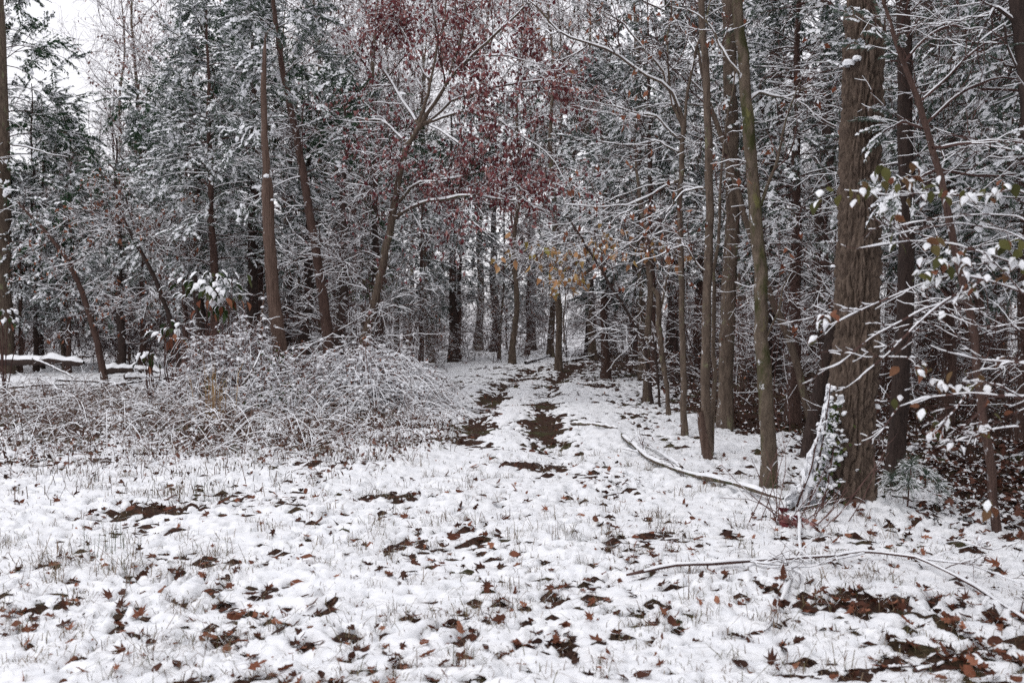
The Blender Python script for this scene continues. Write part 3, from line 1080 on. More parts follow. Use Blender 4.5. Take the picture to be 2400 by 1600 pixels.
    for x, d, s, lab in ((1640, 19.0, 0.8, "snowy thicket behind the broken stub"), (1850, 14.0, 0.7, "snowy thicket in front of the cedar left of the oak"),
                         (1750, 17.5, 0.9, "thicket of thin stems behind the mossy trunk"), (2160, 17.0, 0.8, "thicket right behind the oak"),
                         (2380, 16.0, 0.8, "tangle of twigs deep at the right edge"), (2000, 15.0, 0.9, "twigs directly behind the oak"), (1580, 22.0, 0.9, "thicket around the clump of thin stems")):
        put(SAP[g.integers(4)], x, d, "sapling", lab, "sapling", "thickets at the wood's edge", s)

    # unseen evergreens added off to the right, carrying on the wood, for shade
    for k, (X, Y, p, s) in enumerate(((4.6, 4.2, PINE[0], 0.85), (6.5, 2.0, PINE[1], 1.0), (5.2, -0.8, PINE[0], 0.9), (8.2, 5.0, PINE[1], 1.0), (7.5, -3.0, PINE[0], 1.0), (9.0, 0.5, CED[1], 1.1))):
        place(p, "pine_tree" if p in PINE else "cedar_tree", f"unseen evergreen added for shade beside the viewer on the right, {ORD[k]} of its row", "tree", (X, Y, float(terr(np.array(X), np.array(Y)))), k * 1.3, s, "unseen evergreens added for shade beside the viewer")
    OFF = ['second', 'fourth', 'fifth', 'seventh', 'first', 'sixth', 'third']  # more unseen evergreens, added to keep sky light off the right side
    for x, d, p, s in ((2750, 7.5, PINE[0], 0.8), (2900, 10.0, CED[1], 1.0), (2620, 12.5, PINE[1], 0.9), (2700, 17.0, CED[0], 1.2), (3300, 6.5, PINE[1], 0.9), (3000, 14.0, PINE[0], 1.0), (2560, 9.5, CED[0], 0.9)):
        k = OFF.pop(0)
        put(p, x, d, "pine_tree" if p in PINE else "cedar_tree", f"unseen evergreen added for shade past the right edge of the view, {k} from the viewer", "tree", "unseen shading evergreens past the right edge", s)


woods()


# ------------------------------------------------------------------ trees one can point to
from mathutils import Matrix


def pts_px(L, d0=None):
    return np.array([px(p[0], p[1], p[2] if len(p) > 2 else d0) for p in L])


def line(L, d0, K, wob=0.0, seed=1):
    return resample(pts_px(L, d0), K, wob, seed)


def rad(L, P, rs):
    """radii given at the points L, spread along the K points of P"""
    A = pts_px(L[0], L[1])
    d = np.r_[0, np.cumsum(np.linalg.norm(np.diff(A, axis=0), axis=1))]
    return np.interp(np.linspace(0, d[-1], len(P)), d, rs)


def hero(name, label, trunk, d, r, bark, limbs=(), cat="tree", group=None, n=18, K=44, wob=0.03, disp=0.22, seed=1, tw=(6, 5, 3), twl=(0.9, 0.4, 0.18), twr=0.0045,
         leaf=None, nleaf=0, lsize=(0.07, 0.11), own=None, extra=None, top=0, snow=0.02, lpart=0, flare=0.35, limb_up=0.02, jit=0.16):
    """a tree from its trunk and limb lines; returns the Empty"""
    P = line(trunk, d, K, wob, seed)
    A = (trunk, d)
    R = rad(A, P, r)
    base = P[0].copy()
    hgt = P[:, 2] - base[2]
    R = R * (1 + flare * np.exp(-np.clip(hgt, 0, None) / 0.15))
    P[0, 2] -= 0.12
    tb = MB()
    tube(tb, P, R, n, 0, disp=disp, dfreq=9, seed=seed, ref=np.array([0.0, 1.0, 0.0]))
    e = link(name, None, loc=base)
    e.empty_display_size = 0.2
    tag(e, label, cat, group)
    link("trunk", tb.mesh("trunk", [bark, SNOW], origin=base), e)
    g = np.random.default_rng(seed + 900)
    lines, rads = [], []
    f = float(np.clip(d / 20.0, 0.5, 1.0))
    twr = twr * f
    for i, (L, r0, *rest) in enumerate(limbs):
        Q = line(L, d, 16, 0.08, seed + i * 3 + 1)
        Rq = np.linspace(r0, max(r0 * 0.25, 0.006), 16)
        lb = MB()
        tube(lb, Q, Rq, 8, snow * f ** 0.5, gap=0.0, disp=0.15, seed=seed + i)
        link("branch", lb.mesh("branch", [bark, SNOW], origin=base), e)
        lines.append(Q)
        rads.append(Rq)
    cb = MB()
    tips = None
    if top:
        Pt, Rt = spawn(P[None], R[None], top, 0.45, 0.98, 0.95, 2.4, 16, 0.08, 0.12, 0.5, 0.25, rmin=0.008, g=g)
        tube(cb, Pt, Rt, 5, 0.016 * f)
        lines += list(Pt)
        rads += list(Rt)
    if own:
        # thin twigs straight off the trunk: count, from, to, length, aim
        Pt, Rt = spawn(P[None], R[None], own[0], own[1], own[2], 1.3, own[3], 16, own[5] if len(own) > 5 else 0.02, 0.08, 0.15, 0.35, flat=0.5, rmin=0.005, lt=0.1, g=g, rmax=0.014, aim=own[4])
        tube(cb, Pt, Rt, 4, 0.011 * f, bare=0.1)
        lines += list(Pt)
        rads += list(Rt)
    if lines and tw:
        L1, R1 = np.array(lines), np.array(rads)
        P2, R2 = spawn(L1, R1, tw[0], 0.15, 1.0, 0.8, twl[0], 8, limb_up, jit, 0.55, 0.45, rmin=twr * 1.3, lt=0.35, g=g, rmax=0.02 * f)
        tube(cb, P2, R2, 4, 0.012 * f)
        P3, R3 = spawn(P2, R2, tw[1], 0.15, 1.0, 0.75, twl[1], 5, 0.0, jit * 1.15, 0.7, 0.6, rmin=twr, lt=0.3, g=g)
        tube(cb, P3, R3, 4, 0.009 * f, bare=0.05)
        tips = np.concatenate([P3[:, -1], P3[:, 2], P2[:, -1]])
        if tw[2]:
            P4, R4 = spawn(P3, R3, tw[2], 0.2, 1.0, 0.75, twl[2], 3, 0.0, 0.2, 0.8, 0.6, rmin=twr * 0.9, lt=0.2, g=g)
            tube(cb, P4, R4, 3, 0.007 * f, gap=0.4, bare=0.1)
            tips = np.concatenate([tips, P4[:, -1]])
    if cb.V:
        link("crown", cb.mesh("crown", [TWIG, SNOW], False, base), e, kind="stuff")
    if nleaf and tips is not None:
        w = leaf[1](tips) if isinstance(leaf, tuple) else np.ones(len(tips))
        lm = leaf[0] if isinstance(leaf, tuple) else leaf
        k = g.choice(len(tips), nleaf, p=w / w.sum())
        pos = tips[k] + g.normal(size=(nleaf, 3)) * 0.04
        D = g.normal(size=(nleaf, 3)) * 0.45 + np.array([0, 0, -0.9])
        M = rotm(D, g.uniform(0, 6.28, nleaf))
        sc = g.uniform(lsize[0], lsize[1], nleaf)
        mb = MB()
        stamp(mb, SMALL, pos[lpart:], M[lpart:], sc[lpart:])
        link("leaves", mb.mesh("leaves", [lm, SNOW], False, base), e, kind="stuff")
        if lpart:
            mb = MB()
            mb.add(SMALL[0], T=SMALL[1], tm=SMALL[2])
            one = mb.mesh("leaf", [lm, SNOW], False)
            for i in range(lpart):
                o = link("leaf", one, e)
                o.matrix_basis = Matrix.Translation(pos[i] - base) @ Matrix(M[i].tolist()).to_4x4() @ Matrix.Scale(float(sc[i]) * 1.15, 4)
    if extra:
        extra(e, base, P, R, g)
    return e


def on_ground(x, d):
    """photo row of the ground at column x, depth d"""
    return HOR + (EYE - float(terr(np.array(gx(x, d)), np.array(d)))) * FPX / d


# the thick oak -----------------------------------------------------------
def build_oak():
    d = 8.05
    rows = [(1990, 1222), (1993, 1150), (1995, 1000), (2004, 850), (2010, 700), (2011, 500), (2016, 250), (2021, 0), (2024, -300), (2030, -900)]
    wid = [134, 120, 111, 110, 107, 103, 98, 93, 86, 74]
    P = line(rows, d, 60, 0.0)
    R = rad((rows, d), P, np.array(wid) * d / FPX / 2)
    zmin, zmax = P[0, 2] - 0.05, P[-1, 2]
    nz, na = 370, 170
    zz = np.r_[np.linspace(zmin, 4.5, 330), np.linspace(4.53, zmax, 40)]
    t = np.arange(na) / na * 2 * math.pi
    cx = np.interp(zz, P[:, 2], P[:, 0])
    cy = np.interp(zz, P[:, 2], P[:, 1])
    rr = np.interp(zz, P[:, 2], R)
    A, ZZ = np.meshgrid(t, zz)
    rr = rr[:, None] * np.ones(na)
    fl = np.exp(-(ZZ - zmin) / 0.22)
    rr = rr * (1 + fl * (0.22 + 0.30 * np.cos(3 * A + 0.6) ** 2 + 0.55 * np.clip(np.cos(A - math.pi * 1.5), 0, 1) ** 1.5))
    # bark: long interlacing ridges and furrows; the noise is wrapped round the stem
    W = 1.22
    a = A / (2 * math.pi) * W

    def wrap(f):
        k = sm(W - 0.2, W, a)
        return f(a) * (1 - k) + f(a - W) * k

    def ridges(a):
        wv = 0.030 * pn(a / 0.12, ZZ / 0.20, 61) + 0.010 * pn(a / 0.05, ZZ / 0.07, 62)
        n1 = np.abs(pn((a + wv) / 0.058, ZZ / 0.30, 63))
        n2 = np.abs(pn((a - wv) / 0.036, ZZ / 0.16, 64))
        return -0.019 * np.exp(-(n1 / 0.15) ** 2) - 0.010 * np.exp(-(n2 / 0.13) ** 2) + 0.008 * pn(a / 0.025, ZZ / 0.05, 65) + 0.004 * pn(a / 0.012, ZZ / 0.02, 66)
    rr = rr + 2.3 * wrap(ridges) * (1 - 0.4 * fl) + 0.012 * wrap(lambda q: pn(q / 0.2, ZZ / 0.5, 67))
    V = np.stack([cx[:, None] + rr * np.sin(A), cy[:, None] - rr * np.cos(A), ZZ], -1)
    q = np.arange(nz * na).reshape(nz, na)
    F = np.stack([q[:-1], np.roll(q, -1, 1)[:-1], np.roll(q, -1, 1)[1:], q[1:]], -1).reshape(-1, 4)
    mb = MB()
    mb.add(V, F)
    base = np.array([P[0, 0], d, zmin + 0.05])
    e = link("oak_tree", None, loc=base)
    tag(e, "thick furrowed oak trunk with snow banked against its left foot", "tree")
    link("trunk", mb.mesh("oak_trunk", [OAK], origin=base), e)
    g = np.random.default_rng(5)
    # limbs above the frame
    Pl, Rl = spawn(P[None], R[None], 9, 0.66, 0.97, 0.9, 4.2, 14, 0.10, 0.10, 0.5, 0.3, g=g)
    for i in range(len(Pl)):
        lb = MB()
        tube(lb, Pl[i], Rl[i], 8, 0.03)
        link("branch", lb.mesh("oak_limb", [OAK, SNOW], origin=base), e)
    cb = MB()
    P2, R2 = spawn(Pl, Rl, 9, 0.2, 1, 0.8, 1.3, 7, 0.05, 0.15, 0.5, 0.4, rmin=0.006, g=g)
    tube(cb, P2, R2, 4, 0.013)
    P3, R3 = spawn(P2, R2, 6, 0.2, 1, 0.8, 0.5, 4, 0, 0.2, 0.7, 0.5, rmin=0.0045, g=g)
    tube(cb, P3, R3, 4, 0.01)
    link("crown", cb.mesh("oak_crown", [TWIG, SNOW], False, base), e, kind="stuff")
    # snow caught on the bark, thickest up the left side, and a ledge with a cap
    sb = MB()
    B = [blob(g, 7, 3, 0.8) for _ in range(4)]
    N = 560
    zz2 = zmin + 1.15 * g.random(N) ** 1.3
    az = -math.pi / 2 + g.normal(size=N) * (0.42 - 0.15 * (zz2 - zmin))
    r2 = np.interp(zz2, P[:, 2], R) * (1 + 0.75 * np.exp(-(zz2 - zmin) / 0.22)) + 0.004
    pos = np.stack([np.interp(zz2, P[:, 2], P[:, 0]) + r2 * np.sin(az), d - r2 * np.cos(az), zz2], -1)
    D = np.stack([np.sin(az), -np.cos(az), 0.6 + 0 * az], -1)
    for k in range(4):
        s = slice(k, None, 4)
        stamp(sb, B[k], pos[s], rotm(D[s], g.uniform(0, 6, len(pos[s]))), g.uniform(0.008, 0.026, len(pos[s])))
    for (x, y, s) in ((2052, 953, 0.035), (1976, 160, 0.05), (1990, 152, 0.035), (2018, 62, 0.02), (2008, 60, 0.018), (1948, 625, 0.02), (1945, 520, 0.014)):
        p = px(x, y, d)
        rq = np.interp(p[2], P[:, 2], R)
        c = np.interp(p[2], P[:, 2], P[:, 0])
        k = np.clip((p[0] - c) / rq, -0.98, 0.98)
        p[1] = d - rq * math.sqrt(1 - k * k)
        stamp(sb, B[0], p[None] + [[0, 0, 0]], np.eye(3)[None], np.array([s]))
    link("snow", sb.mesh("oak_snow", [SNOW, SNOW], True, base), e, kind="stuff")
    return P, R


OAK_P, OAK_R = build_oak()


def vine():
    """evergreen vine climbing the oak's left foot, each leaf under snow"""
    g = np.random.default_rng(9)
    base = px(1905, 1185, 7.85)
    base[2] = float(top_z(np.array(base[0]), np.array(base[1]))) - 0.02
    e = link("climbing_vine", None, loc=base)
    tag(e, "snow-covered evergreen vine climbing the left foot of the oak", "vine")
    st = MB()
    for i, L in enumerate(([(1895, 1195, 7.8), (1915, 1100, 7.84), (1938, 1000, 7.85), (1950, 900, 7.86)], [(1870, 1190, 7.8), (1905, 1090, 7.8), (1930, 980, 7.84)],
                           [(1930, 1190, 7.75), (1945, 1120, 7.8), (1960, 1040, 7.82)])):
        Q = line(L, 7.8, 20, 0.03, i)
        tube(st, Q, np.linspace(0.009, 0.004, 20), 6, 0.01)
    link("stem", st.mesh("vine_stem", [TWIG, SNOW], origin=base), e)
    V, T, M = leaf_template(0.3, 0.2, 0.42, 3)
    mb = MB()
    mb.add(V, T=T, tm=M)
    lm = mb.mesh("vine_leaf", [LEAF_GREEN])
    B = blob(g, 8, 3, 0.55)
    mb = MB()
    mb.add(B[0], T=B[1], tm=0)
    cap = mb.mesh("leaf_snow", [SNOW])
    drift = MB()
    BB = []
    for _ in range(8):
        q = blob(g, 7, 3, g.uniform(0.3, 0.55))
        BB.append((q[0] * np.array([g.uniform(1.0, 1.9), g.uniform(0.6, 1.1), 1.0]) + g.normal(size=q[0].shape) * 0.10, q[1], q[2]))
    for i in range(120):
        t = g.random() ** 0.8
        y = 1190 - 250 * t
        x = 1885 + 62 * t + abs(g.normal()) * (42 - 32 * t) + 8
        dd = 7.86 - 0.12 * (1 - t) * g.random() - 0.02
        p = px(x, y, dd)
        D = np.array([[g.normal() * 0.5 - 0.3, -0.8, -0.5 + g.normal() * 0.3]])
        Rm = rotm(D, np.array([g.normal() * 0.5]))[0]
        o = link("leaf", lm, e)
        s = g.uniform(0.024, 0.042)
        o.matrix_basis = Matrix.Translation(p - base) @ Matrix(Rm.tolist()).to_4x4() @ Matrix.Scale(s, 4)
        for _ in range(g.integers(0, 4)):
            stamp(drift, BB[g.integers(8)], p[None] + [[g.normal() * 0.02, g.normal() * 0.012, 0.006 + g.normal() * 0.012]], rotm(g.normal(size=(1, 3)) * [1, 1, 0.5], g.normal(size=1) * 0.4), np.array([g.uniform(0.35, 1.0) ** 2 * 0.036]))
    for i in range(70):
        t = g.random() ** 1.2
        pp = px(1806 + 124 * t ** 0.62 + g.normal() * 7 + 14, 1218 - 268 * t, 7.86 + 0.06 * g.normal())
        stamp(drift, BB[g.integers(8)], pp[None], rotm(np.array([[0.55, 0.1, 1.0]]) + g.normal(size=(1, 3)) * 0.5, g.normal(size=1) * 0.6), np.array([g.uniform(0.3, 1.0) * (0.055 - 0.032 * t)]))
    # the bank of snow sloping away to the left of the vine
    nt, na_ = 46, 22
    t = np.linspace(0, 1, nt)[:, None] * np.ones(na_)
    a = np.linspace(-0.25, math.pi + 0.25, na_)[None] * np.ones((nt, 1))
    yy = 1222 - 275 * t
    cx = gx(1800 + 128 * t ** 0.62 + 10, 7.95)
    w = 0.060 * (1 - t) ** 1.2 + 0.012
    rr = 1 + 0.9 * pn(t * 7 + 0.3, a * 1.1, 91) + 0.5 * pn(t * 17 + 0.7, a * 2.3, 92)
    Xd = cx + w * np.cos(a) * -1.0 * rr + 0.10 * (1 - t)
    Yd = 7.97 - (0.10 * (1 - t) + 0.05) * np.sin(a) * rr
    Zd = EYE - (yy - HOR) / FPX * 7.95 + 0.02 * np.sin(a) + 0.02 * pn(t * 14, a * 3, 93)
    q = np.arange(nt * na_).reshape(nt, na_)
    drift.add(np.stack([Xd, Yd, Zd], -1), np.stack([q[:-1, :-1], q[:-1, 1:], q[1:, 1:], q[1:, :-1]], -1).reshape(-1, 4), 0)
    link("snow", drift.mesh("vine_snow", [SNOW, SNOW], True, base), e, kind="stuff")


vine()


def sprays_on(pos, dr, size, mtl, seed, e, base, tpl=None, name="foliage"):
    g = np.random.default_rng(seed)
    fb = MB()
    w = g.integers(0, 6, len(pos))
    for k in range(6):
        q = w == k
        stamp(fb, (tpl or SPRAYS)[k], pos[q], rotm(dr[q], g.normal(size=q.sum()) * 0.35), size * g.uniform(0.65, 1.25, q.sum()))
    link(name, fb.mesh(name, [mtl, SNOW], False, base), e, kind="stuff")


hero("hollow_shade_stump", "dark rotten stump in the hollow of the bramble mound", [(505, 985), (508, 910), (514, 862)], 16.8, [0.24, 0.18, 0.09], BARK_DARK, [], cat="stump", seed=30, K=20, tw=None, flare=0.3, disp=0.5)  # added dark form in place of the shade inside the hollow
# right-hand trees --------------------------------------------------------
UP = -1100
hero("mossy_tree", "slim mossy leaning trunk left of the oak with snow in its forks", [(1803, 1160), (1800, 1000), (1788, 800), (1771, 500), (1745, 250), (1724, 0), (1700, -300), (1690, UP)], 9.06,
     [0.072, 0.068, 0.062, 0.056, 0.051, 0.047, 0.04, 0.02], BARK_MOSS, [([(1790, 800), (1830, 700), (1850, 640)], 0.012), ([(1745, 250), (1790, 215), (1850, 225), (1920, 190)], 0.018), ([(1770, 490), (1800, 440), (1830, 330), (1870, 200)], 0.02),
     ([(1728, 20), (1690, -40), (1620, -60)], 0.02), ([(1740, 200), (1700, 120), (1660, 60), (1600, 30)], 0.018)], seed=31, K=60, n=22, top=3, tw=(5, 4, 1), twl=(0.6, 0.3, 0.15), wob=0.05,
     leaf=LEAF_RUST, nleaf=60)
hero("lichen_tree", "straight trunk spotted with yellow-green lichen", [(1700, 1007), (1702, 800), (1717, 500), (1708, 200), (1702, -100), (1690, UP)], 14.3, [0.108, 0.104, 0.10, 0.092, 0.085, 0.05], BARK_GREY,
     [([(1715, 520), (1640, 440), (1560, 430), (1470, 455), (1400, 480)], 0.018), ([(1710, 300), (1650, 250), (1560, 240), (1480, 262)], 0.018), ([(1712, 420), (1780, 330), (1830, 290)], 0.015)], seed=32, K=60, n=22, top=3, tw=(5, 4, 2), twl=(0.9, 0.4, 0.2))
hero("twin_stem_tree", "twin-stemmed slender tree behind the broken stub", [(1661, 1077), (1652, 900), (1656, 700), (1664, 500), (1655, 250), (1640, 0), (1630, UP)], 11.3, [0.058, 0.052, 0.05, 0.047, 0.042, 0.036, 0.015], BARK_GREY,
     [([(1668, 1060, 11.4), (1674, 850, 11.5), (1678, 600, 11.6), (1690, 380, 11.7), (1720, 150, 11.8)], 0.034), ([(1660, 640), (1600, 570), (1545, 600), (1490, 620)], 0.014), ([(1655, 440), (1640, 432), (1600, 450), (1560, 500)], 0.014)],
     seed=33, K=50, top=3, tw=(5, 4, 2), twl=(0.7, 0.35, 0.18), leaf=LEAF_RUST, nleaf=90)
hero("broken_stub", "broken snow-topped stub leaning left beside the slender twin stems", [(1664, 1080), (1652, 1030), (1641, 962)], 11.0, [0.05, 0.046, 0.034], BARK_SNAG, [], cat="stump", seed=34, K=20, tw=None, flare=0.1)
T5 = [([(1600, 290), (1568, 207), (1471, 148), (1317, 83), (1227, 0), (1170, -60)], 0.030), ([(1598, 300), (1550, 165), (1458, 52), (1337, -10)], 0.026), ([(1597, 330), (1530, 270), (1440, 255), (1370, 238)], 0.02),
      ([(1594, 420), (1500, 470), (1400, 492), (1320, 480)], 0.018), ([(1602, 290), (1620, 150), (1660, 20), (1680, -80)], 0.024), ([(1568, 207), (1560, 100), (1575, -20)], 0.016), ([(1590, 540), (1540, 520), (1490, 560), (1450, 570)], 0.014),
      ([(1597, 360), (1540, 330), (1470, 350), (1400, 330)], 0.014)]
hero("dogwood_tree", "slim dogwood arching long snow-lined limbs left over the track", [(1606, 1022), (1600, 800), (1592, 500), (1600, 285)], 13.6, [0.045, 0.04, 0.038, 0.034], BARK_GREY, T5, seed=35, K=40, tw=(9, 5, 2), twl=(1.0, 0.42, 0.2),
     leaf=LEAF_RUST, nleaf=170, lsize=(0.08, 0.13), snow=0.024)
hero("grey_tree", "straight grey trunk right of the track behind the stem clump", [(1506, 890), (1502, 600), (1494, 300), (1490, 0), (1480, UP)], 25.5, [0.11, 0.10, 0.09, 0.08, 0.03], BARK_GREY, [], seed=36, K=40, top=4, tw=(5, 4, 1), own=(16, 0.1, 0.4, 1.6, (-0.5, 0, 0)))


def gold(e, base, P, R, g):
    V, T, M = leaf_template(0.35, 0.25, 0.24, 4, True)
    mb = MB()
    mb.add(V, T=T, tm=M)
    lm = mb.mesh("gold_leaf", [LEAF_GOLD, SNOW])
    clusters = [(1180, 615, 4, 14), (1200, 600, 5, 18), (1270, 590, 14, 22), (1250, 580, 6, 16), (1300, 600, 12, 24), (1340, 595, 10, 20), (1300, 650, 14, 16), (1296, 680, 6, 10), (1330, 620, 12, 18), (1360, 590, 10, 20), (1356, 650, 16, 14),
                (1352, 672, 8, 10), (1390, 575, 8, 18), (1420, 570, 8, 20), (1440, 590, 7, 22), (1480, 590, 8, 22), (1500, 570, 6, 20), (1530, 590, 9, 24), (1545, 560, 8, 24), (1580, 600, 6, 24), (1420, 545, 8, 24), (1240, 560, 6, 14), (1460, 545, 5, 18)]
    for x, y, c, s in clusters:
        for i in range(c):
            p = px(x + g.normal() * s, y + g.normal() * s * 0.6, 18.2 + g.normal() * 0.35)
            D = np.array([[g.normal() * 0.35, g.normal() * 0.35, -1.0]])
            o = link("leaf", lm, e)
            o.matrix_basis = Matrix.Translation(p - base) @ Matrix(rotm(D, g.uniform(0, 6.28, 1))[0].tolist()).to_4x4() @ Matrix.Scale(g.uniform(0.13, 0.20), 4)


hero("beech_tree", "small crooked beech reaching out an arching branch of golden leaves", [(1515, 945), (1517, 800), (1524, 680), (1516, 570), (1498, 470), (1490, 380)], 18.5, [0.068, 0.062, 0.056, 0.045, 0.035, 0.02], BARK_GREY,
     [([(1514, 600), (1470, 572), (1430, 558), (1370, 546), (1320, 550), (1240, 580), (1172, 620)], 0.024), ([(1500, 480), (1450, 500), (1400, 560), (1340, 600), (1300, 640)], 0.016),
      ([(1512, 560), (1560, 540), (1620, 560)], 0.015), ([(1420, 560), (1380, 590), (1356, 640)], 0.010), ([(1330, 550), (1300, 590), (1296, 660)], 0.010), ([(1518, 600), (1480, 600), (1400, 580), (1290, 570), (1230, 600)], 0.014)],
     seed=37, K=44, tw=(9, 5, 2), twl=(0.7, 0.32, 0.16), extra=gold)
hero("leaning_sapling", "thin snow-flecked stem leaning left beneath the golden leaves", [(1530, 955), (1512, 800), (1440, 685), (1365, 562), (1330, 510)], 18.0, [0.03, 0.028, 0.025, 0.02, 0.012], BARK_DARK, [], cat="sapling", seed=38, own=(14, 0.3, 0.98, 0.9, (-0.6, 0, 0)), tw=(4, 3, 0), snow=0.02)
hero("crooked_stem", "crooked stem with a snow-topped knee right of the track", [(1568, 978), (1566, 920), (1552, 840), (1545, 760), (1542, 690), (1528, 674)], 16.0, [0.036, 0.034, 0.045, 0.048, 0.042, 0.03], BARK_GREY, [([(1545, 745), (1566, 640), (1590, 560), (1596, 470)], 0.02)], cat="sapling", seed=39, tw=(6, 4, 2), twl=(0.5, 0.25, 0.1))
hero("thin_stem", "thin dark stem standing just right of the crooked knee stem", [(1548, 960), (1540, 860), (1530, 780)], 17.4, [0.02, 0.018, 0.012], BARK_DARK, [], cat="sapling", seed=40, own=(8, 0.3, 0.98, 0.5, (0, 0, 0)), tw=(3, 3, 0), twl=(0.3, 0.15, 0.1))
hero("grey_leaning_tree", "grey trunk leaning far left behind the mossy one", [(1908, 1011), (1852, 800), (1793, 665), (1748, 517), (1690, 330), (1652, 220), (1630, 110)], 14.0, [0.056, 0.05, 0.046, 0.043, 0.038, 0.03, 0.015], BARK_GREY,
     [([(1652, 220), (1600, 170), (1540, 150)], 0.014), ([(1690, 330), (1660, 300), (1610, 310)], 0.012)], seed=41, top=3, tw=(7, 5, 2), twl=(0.6, 0.3, 0.15), flare=0.15)
hero("slanting_tree", "dark trunk slanting up behind the left side of the oak", [(1893, 1078), (1906, 980), (1932, 862), (1960, 740), (1990, 520), (2010, 200), (2020, -500)], 11.2, [0.075, 0.07, 0.066, 0.062, 0.055, 0.048, 0.03], BARK_DARK, [], seed=42, top=3, tw=(5, 4, 2), own=(10, 0.1, 0.5, 0.9, (-0.8, -0.2, 0)))
hero("dark_tree", "dark trunk standing right behind the oak", [(2098, 1151), (2110, 900), (2124, 700), (2122, 450), (2112, 100), (2105, UP)], 9.25, [0.085, 0.078, 0.074, 0.07, 0.064, 0.03], BARK_DARK, [], seed=43, top=3, tw=(5, 4, 1), own=(18, 0.05, 0.5, 1.1, (0.4, 0.2, 0)))
hero("edge_tree", "near-black trunk crossing the upper right corner", [(2452, 1270), (2445, 800), (2425, 420), (2398, 180), (2373, -10), (2330, -400)], 7.1, [0.07, 0.065, 0.06, 0.055, 0.05, 0.03], BARK_DARK,
     [([(2400, 200), (2340, 60), (2290, 100)], 0.012), ([(2385, 80), (2330, 20), (2290, 90)], 0.02)], seed=44, top=3, tw=(5, 4, 2), own=(8, 0.1, 0.9, 0.8, (-0.8, 0, 0)))


def redcedar_crown(e, base, P, R, g):
    L = [[(2140, 250), (2200, 190), (2290, 120), (2380, 90)], [(2130, 200), (2090, 120), (2050, 60)], [(2160, 300), (2240, 230), (2330, 180), (2420, 190)], [(2180, 350), (2270, 330), (2360, 330), (2440, 350)],
         [(2165, 300), (2110, 290), (2060, 320)], [(2195, 400), (2280, 420), (2380, 410)], [(2115, 150), (2170, 90), (2230, 70), (2290, 100)], [(2190, 400), (2130, 430), (2080, 450)], [(2100, 100), (2120, 20), (2160, -60)]]
    cb, pos, dr = MB(), [], []
    for i, q in enumerate(L):
        Q = line(q, 7.6 + 0.4 * g.normal(), 12, 0.05, i)
        Rq = np.linspace(0.012, 0.005, 12)
        tube(cb, Q, Rq, 6, 0.014, gap=0)
        P2, R2 = spawn(Q[None], Rq[None], 8, 0.2, 1, 0.7, 0.30, 4, -0.05, 0.15, 0.6, 0.5, flat=0.5, rmin=0.003, g=g)
        tube(cb, P2, R2, 4, 0.008)
        pos += [P2[:, -1], P2[:, 2], Q[-1:]]
        dr += [P2[:, -1] - P2[:, -2], P2[:, 2] - P2[:, 1], Q[-1:] - Q[-2:-1]]
    link("branches", cb.mesh("branches", [TWIG, SNOW], False, base), e, kind="stuff")
    pos, dr = np.concatenate(pos), nrm(np.concatenate(dr)) + np.array([0, 0, -0.15])
    sprays_on(pos, dr, 0.19, CEDAR, 3, e, base)


hero("leaning_cedar", "slim reddish stem leaning left into snowy cedar sprays at right", [(2343, 1262), (2319, 1040), (2291, 870), (2275, 741), (2232, 560), (2199, 413), (2165, 300), (2127, 193), (2090, 90), (2050, -30)], 7.22,
     [0.034, 0.031, 0.029, 0.028, 0.026, 0.024, 0.022, 0.02, 0.016, 0.008], BARK_RED, [], seed=45, K=50, wob=0.02, tw=(4, 3, 0), twl=(0.3, 0.15, 0.1), own=(14, 0.2, 0.7, 0.6, (0.3, 0, 0)), extra=redcedar_crown, flare=0.1)

# the crimson-leaved maple and the trees left of the track -----------------
MAPLE = [([(990, 293), (1055, 179, 19.6), (1144, 103, 19.2), (1230, 20, 18.8), (1300, -80, 18.6)], 0.05), ([(970, 330), (1010, 200, 20.3), (1040, 60, 20.5), (1060, -90, 20.6)], 0.04),
         ([(925, 512), (965, 488, 19.8), (1020, 468, 19.4), (1089, 457, 19.0), (1200, 470, 18.6), (1290, 500, 18.4)], 0.045), ([(932, 480), (975, 427, 19.8), (1055, 418, 19.5), (1180, 400, 19.0), (1300, 440, 18.8)], 0.036),
         ([(948, 372), (905, 386, 19.8), (862, 418, 19.6)], 0.025), ([(990, 298), (1060, 240, 19.8), (1180, 200, 19.4), (1300, 190, 19.2), (1400, 235, 19.0)], 0.036), ([(985, 300), (940, 230, 20.4), (890, 150, 20.8), (850, 50, 21)], 0.034),
         ([(960, 340), (900, 290, 20.2), (830, 275, 20.3), (770, 310, 20.4)], 0.03), ([(992, 292), (1090, 262, 19.4), (1200, 300, 19.0), (1290, 370, 18.8), (1350, 470, 18.6)], 0.036), ([(1055, 180, 19.6), (1085, 80, 19.5), (1100, -60, 19.4)], 0.03),
         ([(1100, 140, 19.4), (1180, 130, 19.0), (1270, 150, 18.8)], 0.024), ([(1010, 200, 20.3), (960, 110, 20.3), (920, 20, 20.3)], 0.026), ([(1000, 290), (1060, 330, 19.2), (1150, 390, 18.9), (1230, 450, 18.7)], 0.026)]


